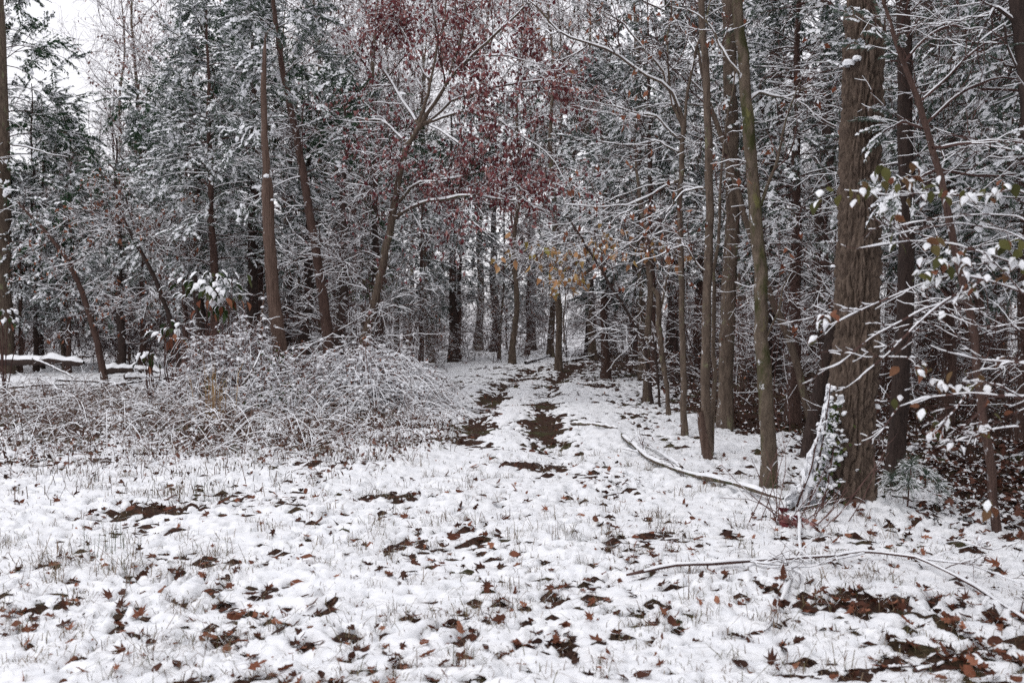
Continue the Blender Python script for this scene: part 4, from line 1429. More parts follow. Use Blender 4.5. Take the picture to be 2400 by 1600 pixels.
def maple_w(t):
    x = t[:, 0] / t[:, 1] * FPX + 1200
    y = HOR - (t[:, 2] - EYE) / t[:, 1] * FPX
    n = pn(x / 120, y / 120, 71) + 0.5 * pn(x / 45, y / 45, 72)
    w = 1.4 * np.exp(-(((x - 1060) / 190) ** 2 + ((y - 60) / 160) ** 2)) + 0.8 * np.exp(-(((x - 1170) / 220) ** 2 + ((y - 400) / 160) ** 2)) + 0.4 * np.exp(-(((x - 840) / 100) ** 2 + ((y - 230) / 110) ** 2)) + 0.8 * np.exp(-(((x - 1230) / 190) ** 2 + ((y - 230) / 140) ** 2))
    return np.clip(w, 0.01, None) * np.clip(0.6 + 1.0 * n, 0.05, None)


hero("maple_tree", "leaning maple hung with crimson leaves over the track", [(836, 934), (852, 806), (882, 690), (919, 520), (948, 355), (990, 293)], 20.0, [0.10, 0.088, 0.08, 0.072, 0.06, 0.05], BARK_GREY, MAPLE, seed=51, K=44,
     tw=(10, 6, 2), twl=(1.3, 0.55, 0.25), leaf=(LEAF_RED, maple_w), nleaf=6800, lsize=(0.08, 0.14), lpart=290, snow=0.022, own=(12, 0.2, 0.8, 1.3, (-0.3, 0, 0)), limb_up=-0.02)


def snag_bits(e, base, P, R, g):
    sb = MB()
    B = blob(g, 8, 4, 0.8)
    for x, y, s in ((627, 415, 0.055), (612, 165, 0.03), (616, 172, 0.025), (640, 470, 0.03), (617, 700, 0.035), (616, 720, 0.035), (615, 740, 0.03)):
        stamp(sb, B, px(x, y, 17.65)[None], np.eye(3)[None], np.array([s]))
    link("snow", sb.mesh("snag_snow", [SNOW, SNOW], True, base), e, kind="stuff")


hero("snag_tree", "broken brown snag with a bare splintered spike for a top", [(662, 955), (655, 803), (642, 700), (632, 560), (629, 440), (626, 410), (622, 300), (621, 200), (624, 120), (627, 80)], 17.8,
     [0.15, 0.125, 0.108, 0.10, 0.102, 0.066, 0.058, 0.05, 0.03, 0.004], BARK_SNAG, [([(616, 800), (614, 740), (620, 680)], 0.03), ([(624, 130), (630, 80), (645, 70)], 0.008)], seed=52, K=70, n=22, wob=0.02, tw=None, extra=snag_bits)


def cedar_head(e, base, P, R, g):
    pos, dr = [], []
    cb = MB()
    P1, R1 = spawn(P[None], R[None], 46, 0.42, 0.99, 1.25, 1.25, 6, 0.0, 0.12, 0.25, 0.4, flat=0.5, rmin=0.006, g=g, rmax=0.02, lt=0.3, aim=(0.25, 0, 0))
    tube(cb, P1, R1, 4, 0.012)
    P2, R2 = spawn(P1, R1, 6, 0.3, 1, 0.8, 0.5, 4, -0.05, 0.15, 0.6, 0.5, flat=0.5, rmin=0.004, g=g)
    tube(cb, P2, R2, 4, 0.009)
    link("branches", cb.mesh("branches", [TWIG, SNOW], False, base), e, kind="stuff")
    pos = np.concatenate([P2[:, -1], P2[:, 2], P1[:, -1]])
    dr = np.concatenate([P2[:, -1] - P2[:, -2], P2[:, 2] - P2[:, 1], P1[:, -1] - P1[:, -2]])
    sprays_on(pos, nrm(dr) + g.normal(size=dr.shape) * 0.3 + np.array([0, 0, -0.1]), 0.42, CEDAR, 5, e, base)


hero("red_cedar", "red-barked cedar right of the snag with dead twigs below its crown", [(778, 932), (769, 793), (747, 620), (733, 537), (716, 430), (695, 310), (666, 172), (650, 60), (638, -60), (630, -300)], 20.0,
     [0.13, 0.115, 0.092, 0.085, 0.078, 0.07, 0.058, 0.048, 0.035, 0.01], BARK_RED, [], seed=53, K=60, wob=0.02, own=(34, 0.12, 0.6, 1.5, (-0.7, -0.2, 0), 0.04), tw=(5, 4, 0), twl=(0.45, 0.25, 0.1), extra=cedar_head)
hero("edge_pine", "pale grey trunk at the very left edge", [(0, 878), (-2, 600), (0, 300), (-8, 0), (-14, UP)], 28.0, [0.36, 0.33, 0.31, 0.28, 0.16], BARK_GREY, [([(20, 335), (70, 345), (120, 362), (165, 372)], 0.035), ([(22, 285), (40, 290), (60, 305)], 0.02)], seed=54, top=4, tw=(3, 3, 0))


def droopy(e, base, P, R, g):
    P1, R1 = spawn(P[None], R[None], 26, 0.3, 0.99, 1.2, 1.1, 6, -0.02, 0.12, 0.25, 0.4, flat=0.5, rmin=0.006, g=g, rmax=0.014, lt=0.2)
    cb = MB()
    tube(cb, P1, R1, 4, 0.012)
    P2, R2 = spawn(P1, R1, 5, 0.3, 1, 0.8, 0.4, 4, -0.05, 0.15, 0.6, 0.5, flat=0.5, rmin=0.004, g=g)
    tube(cb, P2, R2, 4, 0.01)
    link("branches", cb.mesh("branches", [TWIG, SNOW], False, base), e, kind="stuff")
    pos = np.concatenate([P2[:, -1], P2[:, 2]])[::2]
    dr = np.concatenate([P2[:, -1] - P2[:, -2], P2[:, 2] - P2[:, 1]])[::2]
    sprays_on(pos, nrm(dr) + g.normal(size=dr.shape) * 0.3 + np.array([0, 0, -0.2]), 0.34, CEDAR, 6, e, base)


hero("leaning_sapling", "thin sapling leaning left over the fallen log", [(248, 907), (222, 775), (193, 682), (155, 600), (113, 548), (76, 507), (40, 470)], 23.0, [0.08, 0.07, 0.06, 0.05, 0.04, 0.03, 0.012], BARK_RED, [([(205, 720), (235, 720), (240, 712)], 0.012), ([(204, 722), (170, 745), (150, 790)], 0.012)],
     cat="sapling", seed=55, tw=(5, 3, 2), twl=(0.5, 0.25, 0.12), own=(16, 0.25, 0.95, 1.3, (0, 0, 0)), extra=droopy, leaf=LEAF_RUST, nleaf=160, lsize=(0.08, 0.13))
hero("slanted_sapling", "dark sapling slanting up left of the evergreen shrub", [(432, 905), (396, 738), (360, 640), (310, 552), (285, 500)], 22.5, [0.06, 0.05, 0.045, 0.035, 0.015], BARK_DARK, [([(310, 555), (340, 540), (358, 560)], 0.014), ([(315, 560), (280, 530), (250, 535), (210, 500)], 0.014), ([(330, 590), (300, 470), (260, 430)], 0.014), ([(345, 610), (390, 560), (420, 470)], 0.012)],
     cat="sapling", seed=56, tw=(9, 6, 3), twl=(0.9, 0.4, 0.2), leaf=LEAF_RUST, nleaf=420, lsize=(0.08, 0.14), own=(8, 0.3, 0.9, 1.2, (0, 0, 0)))


# ------------------------------------------------------------------ near shrub with snow-capped leaves, right edge
def cap_mesh(name, g):
    """a pillow of snow shaped to a leaf, 1 long"""
    V, T = [], []
    nu, nv = 7, 10
    for i in range(nv + 1):
        s = i / nv
        w = 0.29 * math.sin(math.pi * min(0.98, max(0.02, s ** 0.85))) * g.uniform(0.75, 1.2)
        h = (0.20 + 0.10 * math.sin(s * 9 + g.uniform(0, 6))) * math.sin(math.pi * min(0.98, max(0.02, s))) ** 0.6 * g.uniform(0.8, 1.25)
        for j in range(nu):
            a = math.pi * j / (nu - 1)
            V.append([s * 0.92 + 0.02, -math.cos(a) * w, -0.28 * s * s + 0.16 * w * abs(math.cos(a)) + math.sin(a) * h])
    for i in range(nv):
        for j in range(nu - 1):
            a = i * nu + j
            T += [[a, a + 1, a + nu + 1], [a, a + nu + 1, a + nu]]
    mb = MB()
    mb.add(np.array(V), T=np.array(T), tm=0)
    return mb.mesh(name, [SNOW])


def leaf_mesh(name, m, curl=0.28, fold=0.16, width=0.33, st=5):
    V, T, M = leaf_template(curl, fold, width, st)
    mb = MB()
    mb.add(V, T=T, tm=M)
    return mb.mesh(name, [m])


def near_shrub():
    g = np.random.default_rng(19)
    d = 5.0
    root = px(2575, 0, 5.2)
    root[2] = float(top_z(np.array(root[0]), np.array(root[1]))) - 0.03
    e = link("leafy_shrub", None, loc=root)
    tag(e, "near shrub reaching in from the right edge with thick snow on its leaves", "shrub")
    stems = [[(2575, 1440, 5.2), (2560, 1100, 5.2), (2520, 850, 5.1), (2490, 680, 5.0), (2470, 540, 5.0), (2460, 420, 5.0)], [(2575, 1440, 5.2), (2590, 1150, 5.1), (2560, 950, 5.0), (2500, 900, 4.9)]]
    for i, s in enumerate(stems):
        mb = MB()
        tube(mb, line(s, d, 24, 0.02, i), np.linspace(0.022, 0.010, 24), 10, 0.006, disp=0.1)
        link("stem", mb.mesh("shrub_stem", [BARK_RED, SNOW], origin=root), e)
    br = [[(2488, 660, 5.0), (2400, 622, 5.0), (2340, 600, 5.0), (2237, 572, 5.1), (2130, 564, 5.2), (2008, 582, 5.3)], [(2492, 690, 5.0), (2400, 690, 4.9), (2290, 652, 4.9), (2230, 645, 5.0), (2151, 669, 5.1), (2024, 727, 5.2), (1944, 765, 5.3), (1922, 762, 5.3)],
          [(2300, 655, 4.9), (2251, 703, 4.9), (2165, 724, 5.0), (2048, 786, 5.1), (1968, 855, 5.2), (1924, 866, 5.2)], [(2240, 690, 4.9), (2200, 718, 4.95), (2144, 765, 5.0), (2079, 834, 5.05), (2003, 898, 5.1)],
          [(2505, 900, 4.9), (2400, 927, 4.8), (2272, 918, 4.8), (2168, 930, 4.85), (2110, 950, 4.9)], [(2510, 890, 4.95), (2400, 856, 4.95), (2300, 846, 5.0), (2225, 828, 5.0)],
          [(2465, 480, 5.0), (2371, 446, 5.0), (2290, 462, 5.0), (2150, 452, 5.1), (2060, 457, 5.15), (1975, 446, 5.2)], [(2475, 560, 5.0), (2380, 505, 5.1), (2300, 500, 5.1), (2180, 512, 5.2), (2090, 530, 5.3)],
          [(2480, 600, 5.0), (2350, 540, 5.1), (2240, 522, 5.1), (2120, 545, 5.2), (2060, 560, 5.2)], [(2130, 564, 5.2), (2080, 520, 5.2), (2050, 500, 5.2)], [(2270, 918, 4.8), (2240, 960, 4.8), (2200, 1000, 4.75)], [(2320, 922, 4.8), (2300, 980, 4.8), (2285, 1050, 4.75)],
          [(2079, 834, 5.05), (2110, 835, 5.05), (2150, 838, 5.0)], [(2400, 930, 4.8), (2350, 900, 4.75), (2280, 890, 4.75)], [(2400, 690, 4.9), (2360, 640, 4.85), (2330, 610, 4.85)], [(2024, 727, 5.2), (1980, 722, 5.2), (1945, 735, 5.25)],
          [(2110, 950, 4.9), (2070, 1010, 4.95), (2060, 1040, 5.0)], [(2395, 1000, 4.7), (2330, 1010, 4.7), (2240, 1035, 4.7)], [(2450, 1150, 4.8), (2400, 1270, 4.7), (2330, 1290, 4.7), (2240, 1265, 4.75)]]
    L, RR = [], []
    for i, b in enumerate(br):
        Q = line(b, d, 26, 0.015, i + 3)
        Rq = np.linspace(0.0072 if i < 7 else 0.0045, 0.0024, 26)
        mb = MB()
        tube(mb, Q, Rq, 8, 0.009 if i < 7 else 0.006, gap=0, disp=0.1)
        link("branch", mb.mesh("shrub_branch", [TWIG, SNOW], origin=root), e)
        L.append(Q)
        RR.append(Rq)
    cb = MB()
    P2, R2 = spawn(np.array(L), np.array(RR), 5, 0.2, 1, 0.6, 0.22, 7, 0.0, 0.12, 0.6, 0.5, flat=0.6, rmin=0.002, g=g, aim=(-0.6, 0, 0.1))
    tube(cb, P2, R2, 4, 0.004, gap=0.5)
    P3, R3 = spawn(P2, R2, 2, 0.3, 1, 0.6, 0.09, 4, 0.0, 0.15, 0.7, 0.5, flat=0.6, rmin=0.0016, g=g)
    tube(cb, P3, R3, 4, 0.005, gap=0.3)
    link("twigs", cb.mesh("shrub_twigs", [TWIG, SNOW], False, root), e, kind="stuff")
    lm, cm = leaf_mesh("shrub_leaf", LEAF_OLIVE), [cap_mesh("leaf_snow", g) for _ in range(3)]
    # clusters: photo x, y, leaves, spread, chance of a cap
    cl = [(2195, 605, 7, 20, .9), (2235, 590, 7, 18, .95), (2255, 620, 5, 14, .9), (2160, 640, 5, 14, .9), (2200, 660, 5, 16, .9), (2270, 670, 7, 18, .95), (2240, 690, 5, 16, .9), (2330, 620, 7, 18, .95), (2380, 650, 9, 22, .95), (2385, 610, 5, 16, .9),
          (2215, 735, 2, 5, 1), (2150, 855, 5, 14, 1), (2175, 870, 3, 8, 1), (2225, 895, 6, 16, .95), (2250, 905, 4, 14, .9), (1940, 745, 4, 10, 1), (1950, 735, 2, 6, 1), (1918, 795, 2, 5, 1), (1990, 450, 5, 14, .7), (2040, 440, 8, 18, .8), (2075, 425, 6, 16, .8),
          (2110, 440, 8, 18, .85), (2060, 400, 3, 10, 1), (2140, 420, 5, 16, .8), (2190, 440, 8, 18, .95), (2225, 455, 6, 16, .95), (2260, 450, 6, 14, .9), (2320, 445, 5, 14, .9), (2360, 440, 5, 14, .8), (1925, 460, 4, 12, .9), (2150, 385, 4, 12, 1),
          (2225, 985, 3, 8, 1), (2172, 960, 3, 8, 1), (2190, 985, 2, 6, .9), (2295, 985, 4, 12, .9), (2310, 1010, 3, 10, .9), (2200, 1010, 3, 8, 1), (2240, 1040, 2, 6, 1), (2340, 950, 4, 12, .7), (2300, 890, 4, 14, .7), (2370, 560, 4, 14, .2), (2350, 575, 4, 12, .2), (2100, 560, 3, 12, .2),
          (2370, 840, 3, 14, .8), (2110, 930, 2, 6, 1), (2330, 1180, 3, 16, .5), (2290, 1260, 2, 12, .2), (2170, 560, 4, 16, .1), (2085, 505, 4, 14, .2)]
    for x, y, c, s, pc in cl:
        for i in range(c):
            p = px(x + g.normal() * s, y + g.normal() * s * 0.7, 4.95 + g.normal() * 0.08)
            capped = g.random() < pc * 0.72
            D = np.array([[g.normal() * 0.7 - 0.2, g.normal() * 0.6 - 0.2, -0.55 + g.normal() * 0.35]])
            Rm = rotm(D, g.normal(size=1) * (0.3 if capped else 0.8))[0]
            sc = g.uniform(0.042, 0.075)
            o = link("leaf", lm, e)
            o.matrix_basis = Matrix.Translation(p - root) @ Matrix(Rm.tolist()).to_4x4() @ Matrix.Scale(sc, 4)
            if capped:
                k = link("snow_cap", cm[g.integers(3)], o)
                k.matrix_basis = Matrix.Translation((0, 0, 0.03))


near_shrub()


# ------------------------------------------------------------------ evergreen shrubs by the mound
def evergreen(x, y0, y1, wpx, d, n, label, seed, lsize=(0.15, 0.22), brown=0.2):
    g = np.random.default_rng(seed)
    base = px(x, 0, d)
    base[2] = float(terr(np.array(base[0]), np.array(d)))
    e = link("evergreen_shrub", None, loc=base)
    tag(e, label, "shrub", "broad-leaved evergreens by the bramble mound")
    st, tips = MB(), []
    for i in range(7):
        t = px(x + g.normal() * wpx * 0.33, y0 + (y1 - y0) * g.uniform(0.05, 0.7), d + g.normal() * 0.2)
        m_ = (base + t) / 2 + g.normal(size=3) * 0.06
        Q = resample(np.array([base + [0, 0, -0.05], m_, t]), 14, 0.03, seed + i)
        tube(st, Q, np.linspace(0.014, 0.006, 14), 6, 0.012)
        tips.append(Q[8:])
    link("stems", st.mesh("shrub_stems", [TWIG, SNOW], origin=base), e, kind="stuff")
    lm, bm = leaf_mesh("evergreen_leaf", LEAF_GREEN, 0.35, 0.2, 0.24), leaf_mesh("brown_leaf", LEAF_RUST, 0.4, 0.25, 0.25)
    cm = [cap_mesh("leaf_snow", g) for _ in range(2)]
    for i in range(n):
        u = g.normal() * 0.38
        v = g.random()
        p = px(x + u * wpx, y0 + (y1 - y0) * v + abs(u) * 8, d + g.normal() * 0.18)
        low = v > 0.6 and g.random() < brown * 2.2
        D = np.array([[u * 1.2 + g.normal() * 0.4, g.normal() * 0.5 - 0.2, -0.7 + 0.4 * (1 - v) + g.normal() * 0.2]])
        o = link("leaf", bm if low else lm, e)
        o.matrix_basis = Matrix.Translation(p - base) @ Matrix(rotm(D, g.normal(size=1) * 0.4)[0].tolist()).to_4x4() @ Matrix.Scale(g.uniform(*lsize), 4)
        if not low and g.random() < 0.75 - 0.35 * v:
            k = link("snow_cap", cm[g.integers(2)], o)
            k.matrix_basis = Matrix.Translation((0, 0, 0.03)) @ Matrix.Scale(1.0, 4)


evergreen(505, 630, 735, 105, 18.6, 84, "tall evergreen shrub with drooping snow-loaded leaves above the bramble mound", 61)
evergreen(405, 745, 800, 60, 18.2, 30, "low evergreen shrub with brown and snow-topped leaves left of the mound", 62, brown=0.4)
evergreen(348, 810, 850, 34, 18.0, 14, "smallest evergreen shrub near the end of the fallen log", 63, brown=0.05)
evergreen(10, 720, 770, 60, 20.0, 40, "evergreen shrub cut by the left edge of the picture", 64, (0.10, 0.15), 0.1)
evergreen(862, 610, 700, 80, 21.5, 150, "holly-like green bush beside the leaning maple's trunk", 65, (0.06, 0.09), 0.0)


# ------------------------------------------------------------------ bramble mounds, weeds, grass
def bramble(cx, cy, ax, ay, h, n, label, seed, green=0.0, sweep=(0.6, 0), white=1.0):
    g = np.random.default_rng(seed)
    base = np.array([cx, cy, float(terr(np.array(cx), np.array(cy)))])
    e = link("bramble_mound", None, loc=base)
    tag(e, label, "brambles", "bramble mounds left of the track")
    cb = MB()
    K = 8
    a = g.uniform(0, 6.28, n)
    q = np.where(g.random(n) < 0.2, g.uniform(0.6, 1.5, n), np.sqrt(g.random(n)) * 0.75)
    x0, y0 = cx + ax * q * np.cos(a), cy + ay * q * np.sin(a)
    b = g.normal(size=n) * 0.8 + math.atan2(sweep[1], sweep[0])
    b = np.where(g.random(n) < 0.3, a, b)
    ln = g.uniform(0.5, 1.7, n)
    x1, y1 = x0 + np.cos(b) * ln * ax * 0.6, y0 + np.sin(b) * ln * ay * 0.6
    f = np.clip(1 - ((x0 - cx) / ax) ** 2 * 0.6 - ((y0 - cy) / ay) ** 2 * 0.6, 0.22, 1)
    hh = h * f * g.uniform(0.35, 1.0, n) * np.where(g.random(n) < 0.04, 1.45, 1.0) * (1 + 0.9 * pn(x0 / 0.5 + seed, y0 / 0.5, 7))
    t = np.linspace(0, 1, K)[None]
    X = x0[:, None] + (x1 - x0)[:, None] * t ** 1.2
    Y = y0[:, None] + (y1 - y0)[:, None] * t ** 1.2
    endz = g.uniform(0.0, 0.75, n)[:, None]
    Zh = hh[:, None] * (np.sin(np.pi * t ** 0.75 * (1 - 0.35 * endz)))
    X = X + g.normal(size=X.shape) * 0.02
    Y = Y + g.normal(size=X.shape) * 0.02
    P = np.stack([X, Y, terr(X, Y) + Zh], -1)
    R = g.uniform(0.0025, 0.0048, (n, 1)) * np.linspace(1, 0.5, K)
    tube(cb, P, R, 4, 0.014, gap=0.05)
    P2, R2 = spawn(P, R, 4, 0.2, 1, 0.8, 0.24, 4, -0.05, 0.2, 0.8, 0.6, rmin=0.0028, g=g, lt=0)
    tube(cb, P2, R2, 3, 0.012, gap=0.1)
    link("canes", cb.mesh("bramble_canes", [TWIG_RED, SNOW], False, base), e, kind="stuff")
    # the stoutest canes, arching clear of the rest
    for i in range(16):
        k = g.integers(0, n)
        q = resample(P[k] + np.array([0, 0, 0.0]), 22, 0.03, seed + i)
        up_ = np.sin(np.linspace(0, math.pi, 22)) * g.uniform(0.05, 0.28)
        q[:, 2] += up_
        mb = MB()
        tube(mb, q, np.linspace(g.uniform(0.006, 0.011), 0.003, 22), 7, 0.016, gap=0)
        link("cane", mb.mesh("stout_cane", [TWIG_RED, SNOW], origin=base), e)
    # little withered leaves and snow caught in the tangle
    lb = MB()
    nl = int(n * 4 / white)
    k = g.integers(0, len(P2), nl)
    pos = P2[k, g.integers(1, 4, nl)]
    D = g.normal(size=(nl, 3)) + np.array([0, 0, -0.5])
    stamp(lb, SMALL, pos, rotm(D, g.uniform(0, 6, nl)), g.uniform(0.035, 0.075, nl), np.where(g.random((nl, 1)) < 0.7, np.array([[0, 0, 0, 0, 1, 1]]), 0).ravel() if False else None)
    link("leaves", lb.mesh("bramble_leaves", [LEAF_DEAD, SNOW], False, base), e, kind="stuff")
    if green:
        gb = MB()
        ng = int(n * green)
        k = g.integers(0, len(P2), ng)
        stamp(gb, SMALL, P2[k, 2] + g.normal(size=(ng, 3)) * 0.05, rotm(g.normal(size=(ng, 3)) + [0, -0.5, 0.2], g.uniform(0, 6, ng)), g.uniform(0.05, 0.09, ng))
        link("foliage", gb.mesh("bramble_green", [LEAF_GREEN, SNOW], False, base), e, kind="stuff")
    sb = MB()
    B = blob(g, 5, 2, 0.6)
    ns = int(n * 3 * white)
    k = g.integers(0, len(P2), ns)
    pos = P2[k, 1]
    stamp(sb, B, pos, rotm(g.normal(size=(ns, 3)) * [1, 1, 0.2]), g.uniform(0.014, 0.042, ns))
    link("snow", sb.mesh("bramble_snow", [SNOW, SNOW], False, base), e, kind="stuff")


bramble(-2.45, 17.0, 1.05, 1.2, 0.74, 800, "low dome of arching snow-dusted canes beside the track", 71, 0.0, (1.0, -0.3), 1.7)
bramble(-4.85, 17.1, 0.72, 0.9, 1.1, 480, "taller tangled bramble mound below the snag", 72, 0.25, (0.3, -0.6))
bramble(-3.65, 16.4, 0.7, 0.8, 0.55, 380, "leafy green-flecked brambles between the two mounds", 73, 1.2, (0.5, -0.6))


def blades(n, X, Y, h, w, lean, seed, mats, name, label, parent=None, snow=0.4, zoff=0.0, kind="stuff"):
    """n bent blades, some with a fleck of snow"""
    g = np.random.default_rng(seed)
    zb = top_z(X, Y) - 0.015 + zoff
    a = g.uniform(0, 6.28, n)
    l_ = lean * np.abs(g.normal(size=n)) + 0.05
    dirx, diry = np.cos(a), np.sin(a)
    side = np.stack([-diry, dirx, 0 * a], -1)
    ln = h * g.uniform(0.5, 1.2, n)
    b0 = np.stack([X, Y, zb], -1)
    p1 = b0 + np.stack([dirx * l_ * ln * 0.4, diry * l_ * ln * 0.4, ln * 0.62], -1)
    p2 = b0 + np.stack([dirx * l_ * ln * 1.2, diry * l_ * ln * 1.2, ln * (1.0 - 0.45 * np.minimum(l_, 1.6))], -1)
    ww = (w * g.uniform(0.6, 1.3, n))[:, None]
    V = np.stack([b0 - side * ww, b0 + side * ww, p1 - side * ww * 0.8, p1 + side * ww * 0.8, p2], 1)
    i = np.arange(n)[:, None] * 5
    mb = MB()
    mb.V.append(V.reshape(-1, 3))
    Tt = np.concatenate([i + [0, 1, 3], i + [0, 3, 2], i + [2, 3, 4]], 1).reshape(-1, 3)
    tip = (g.random(n) < snow).astype(int)
    Tm = np.stack([np.zeros(n, int), np.zeros(n, int), tip], 1).ravel()
    mb.T.append(Tt)
    mb.TM.append(Tm)
    mb.n = n * 5
    o = link(name, mb.mesh(name, mats, False), parent, kind=kind)
    if label:
        o["label"] = label
    return o


def weeds():
    g = np.random.default_rng(81)
    # the strip of dead weeds and grass left of the track
    n = 34000
    d = g.uniform(7.8, 21.5, n)
    X = gx(g.uniform(-60, 1080, n), d)
    lim = np.interp(d, [7.8, 9.2, 12, 15, 18, 21.5], [-2.4, -1.4, -0.7, -0.55, -0.6, -0.6])
    dens = sm(7.0, 14.0, d) * np.clip(0.25 + 1.9 * pn(X / 0.8, d / 0.8, 82) + 1.2 * pn(X / 0.3, d / 0.3, 88), 0.02, 1)
    k = (X < lim) & (g.random(n) < dens)
    X, Y = X[k], d[k]
    blades(len(X), X, Y, 0.16 + 0.16 * pn(X / 0.9, Y / 0.9, 84) + 0.06 * sm(13, 17, Y), 0.0036, 1.0, 83, [WEEDY, SNOW], "dead_grass", "pinkish dead grass and weeds poking through snow left of the track", snow=0.5)
    # taller weed stalks with snow-topped seed heads
    n = 2600
    d = g.uniform(9.3, 21.5, n)
    X = gx(g.uniform(-40, 1000, n), d)
    k = (X < np.interp(d, [9.3, 11, 15, 22], [-2.2, -1.2, -0.6, -0.8])) & (g.random(len(X)) < sm(8.5, 14, d) * np.clip(0.45 + 1.6 * pn(X / 1.1, d / 1.1, 85) + 1.0 * pn(X / 0.35, d / 0.35, 89), 0.03, 1))
    X, Y = X[k], d[k]
    n = len(X)
    K = 5
    P = np.zeros((n, K, 3))
    P[:, 0] = np.stack([X, Y, top_z(X, Y) - 0.03], -1)
    D = nrm(np.stack([g.normal(size=n) * 0.45, g.normal(size=n) * 0.45, np.ones(n)], -1))
    ln = g.uniform(0.12, 0.5, n) * (1 + 0.8 * sm(12.5, 15, Y))
    for q in range(1, K):
        D = nrm(D + g.normal(size=(n, 3)) * 0.18 + [0, 0, -0.09 * q])
        P[:, q] = P[:, q - 1] + D * (ln / (K - 1))[:, None]
    mb = MB()
    R = np.full((n, K), 0.0026)
    tube(mb, P, R, 4, 0.007, gap=0.3, bare=0.15)
    P2, R2 = spawn(P, R, 4, 0.2, 1, 0.8, 0.18, 3, 0.0, 0.2, 0.8, 0.6, rmin=0.0022, g=g)
    tube(mb, P2, R2, 3, 0.009, gap=0.3)
    na = 420
    d = g.uniform(12.0, 17.5, na)
    X0 = gx(g.uniform(-20, 1000, na), d)
    k = X0 < np.interp(d, [12, 15, 18], [-1.6, -0.9, -1.0])
    X0, Y0 = X0[k], d[k]
    na = len(X0)
    t = np.linspace(0, 1, 9)[None]
    az, ln = g.normal(size=na) * 0.9 + np.where(g.random(na) < 0.5, 0, math.pi), g.uniform(0.35, 1.25, na)
    hh = ln * g.uniform(0.18, 0.5, na)
    XX, YY = X0[:, None] + (np.cos(az) * ln)[:, None] * t, Y0[:, None] + (np.sin(az) * ln)[:, None] * t
    PA = np.stack([XX, YY, terr(XX, YY) + 0.02 + hh[:, None] * np.sin(math.pi * t ** 0.8)], -1)
    tube(mb, PA, np.full(PA.shape[:2], 0.0036), 4, 0.009, gap=0.4, bare=0.12)
    B = blob(g, 5, 2, 0.7)
    ns = n * 2
    k = g.integers(0, len(P2), ns)
    stamp(mb, B, P2[k, -1], rotm(g.normal(size=(ns, 3)) * [1, 1, 0.3]), g.uniform(0.007, 0.021, ns))
    o = link("weeds", mb.mesh("weeds", [WEED, SNOW], False), kind="stuff")
    o["label"] = "brown weed stalks topped with snow along the bramble mounds"
    # small leaves among them
    n = 8500
    d = g.uniform(9.0, 21.5, n)
    X = gx(g.uniform(-40, 1060, n), d)
    k = (X < np.interp(d, [9, 11, 15, 22], [-1.6, -1.0, -0.5, -0.6])) & (g.random(n) < sm(7.5, 14, d) * np.clip(0.6 + 1.4 * pn(X / 1.1, d / 1.1, 85) + pn(X / 0.3, d / 0.3, 90), 0.02, 1))
    X, Y = X[k], d[k]
    n = len(X)
    mb = MB()
    stamp(mb, SMALL, np.stack([X, Y, top_z(X, Y) + g.uniform(0.0, 0.28, n) ** 1.3], -1), rotm(g.normal(size=(n, 3)), g.uniform(0, 6, n)), g.uniform(0.03, 0.085, n))
    o = link("withered_leaves", mb.mesh("withered_leaves", [LITTER, SNOW], False), kind="stuff")
    o["label"] = "small withered leaves flecked with snow among the weeds"
    # sparse blades everywhere else, thicker where the ground is bare
    n = 60000
    d = 4.0 * np.exp(g.uniform(0, math.log(34 / 4.0), n))
    X = gx(g.uniform(-60, 2460, n), d)
    c = cover(X, d)
    p = np.where(c < 0.12, 0.85, 0.14 + 0.35 * sm(0.0, 0.25, pn(X / 0.5, d / 0.5, 86)))
    p = p * np.where(X > 3.0, 0.3, 1.0)
    k = g.random(n) < p
    X, Y = X[k], d[k]
    nc = 300
    dc = 4.3 * np.exp(g.uniform(0, math.log(13 / 4.3), nc))
    xc = gx(g.uniform(-40, 2100, nc), dc)
    kk = np.repeat(np.arange(nc), 20)
    X = np.r_[X, xc[kk] + g.normal(size=len(kk)) * 0.045]
    Y = np.r_[Y, dc[kk] + g.normal(size=len(kk)) * 0.045]
    tall = np.r_[np.full(len(X) - len(kk), 0.06), np.repeat(g.uniform(0.06, 0.15, nc), 20)]
    blades(len(X), X, Y, tall, 0.0019, 1.4, 87, [GRASS, SNOW], "grass", "thin grass blades poking through the snow of the clearing", snow=0.35)


weeds()


def tuft(x, y, n, h, spread, label, seed, mtl, lean=0.35, w=0.0016):
    d = gd(y)
    X = gx(x, d)
    g = np.random.default_rng(seed)
    base = (X, d, float(top_z(np.array(X), np.array(d))))
    e = link("grass_tuft", None, loc=base)
    tag(e, label, "grass tuft", "grass tufts in the clearing")
    o = blades(n, X + g.normal(size=n) * spread, d + g.normal(size=n) * spread, h, w, lean, seed, [mtl, SNOW], "blades", None, e, 0.1)
    o.matrix_parent_inverse = Matrix.Translation(base).inverted()


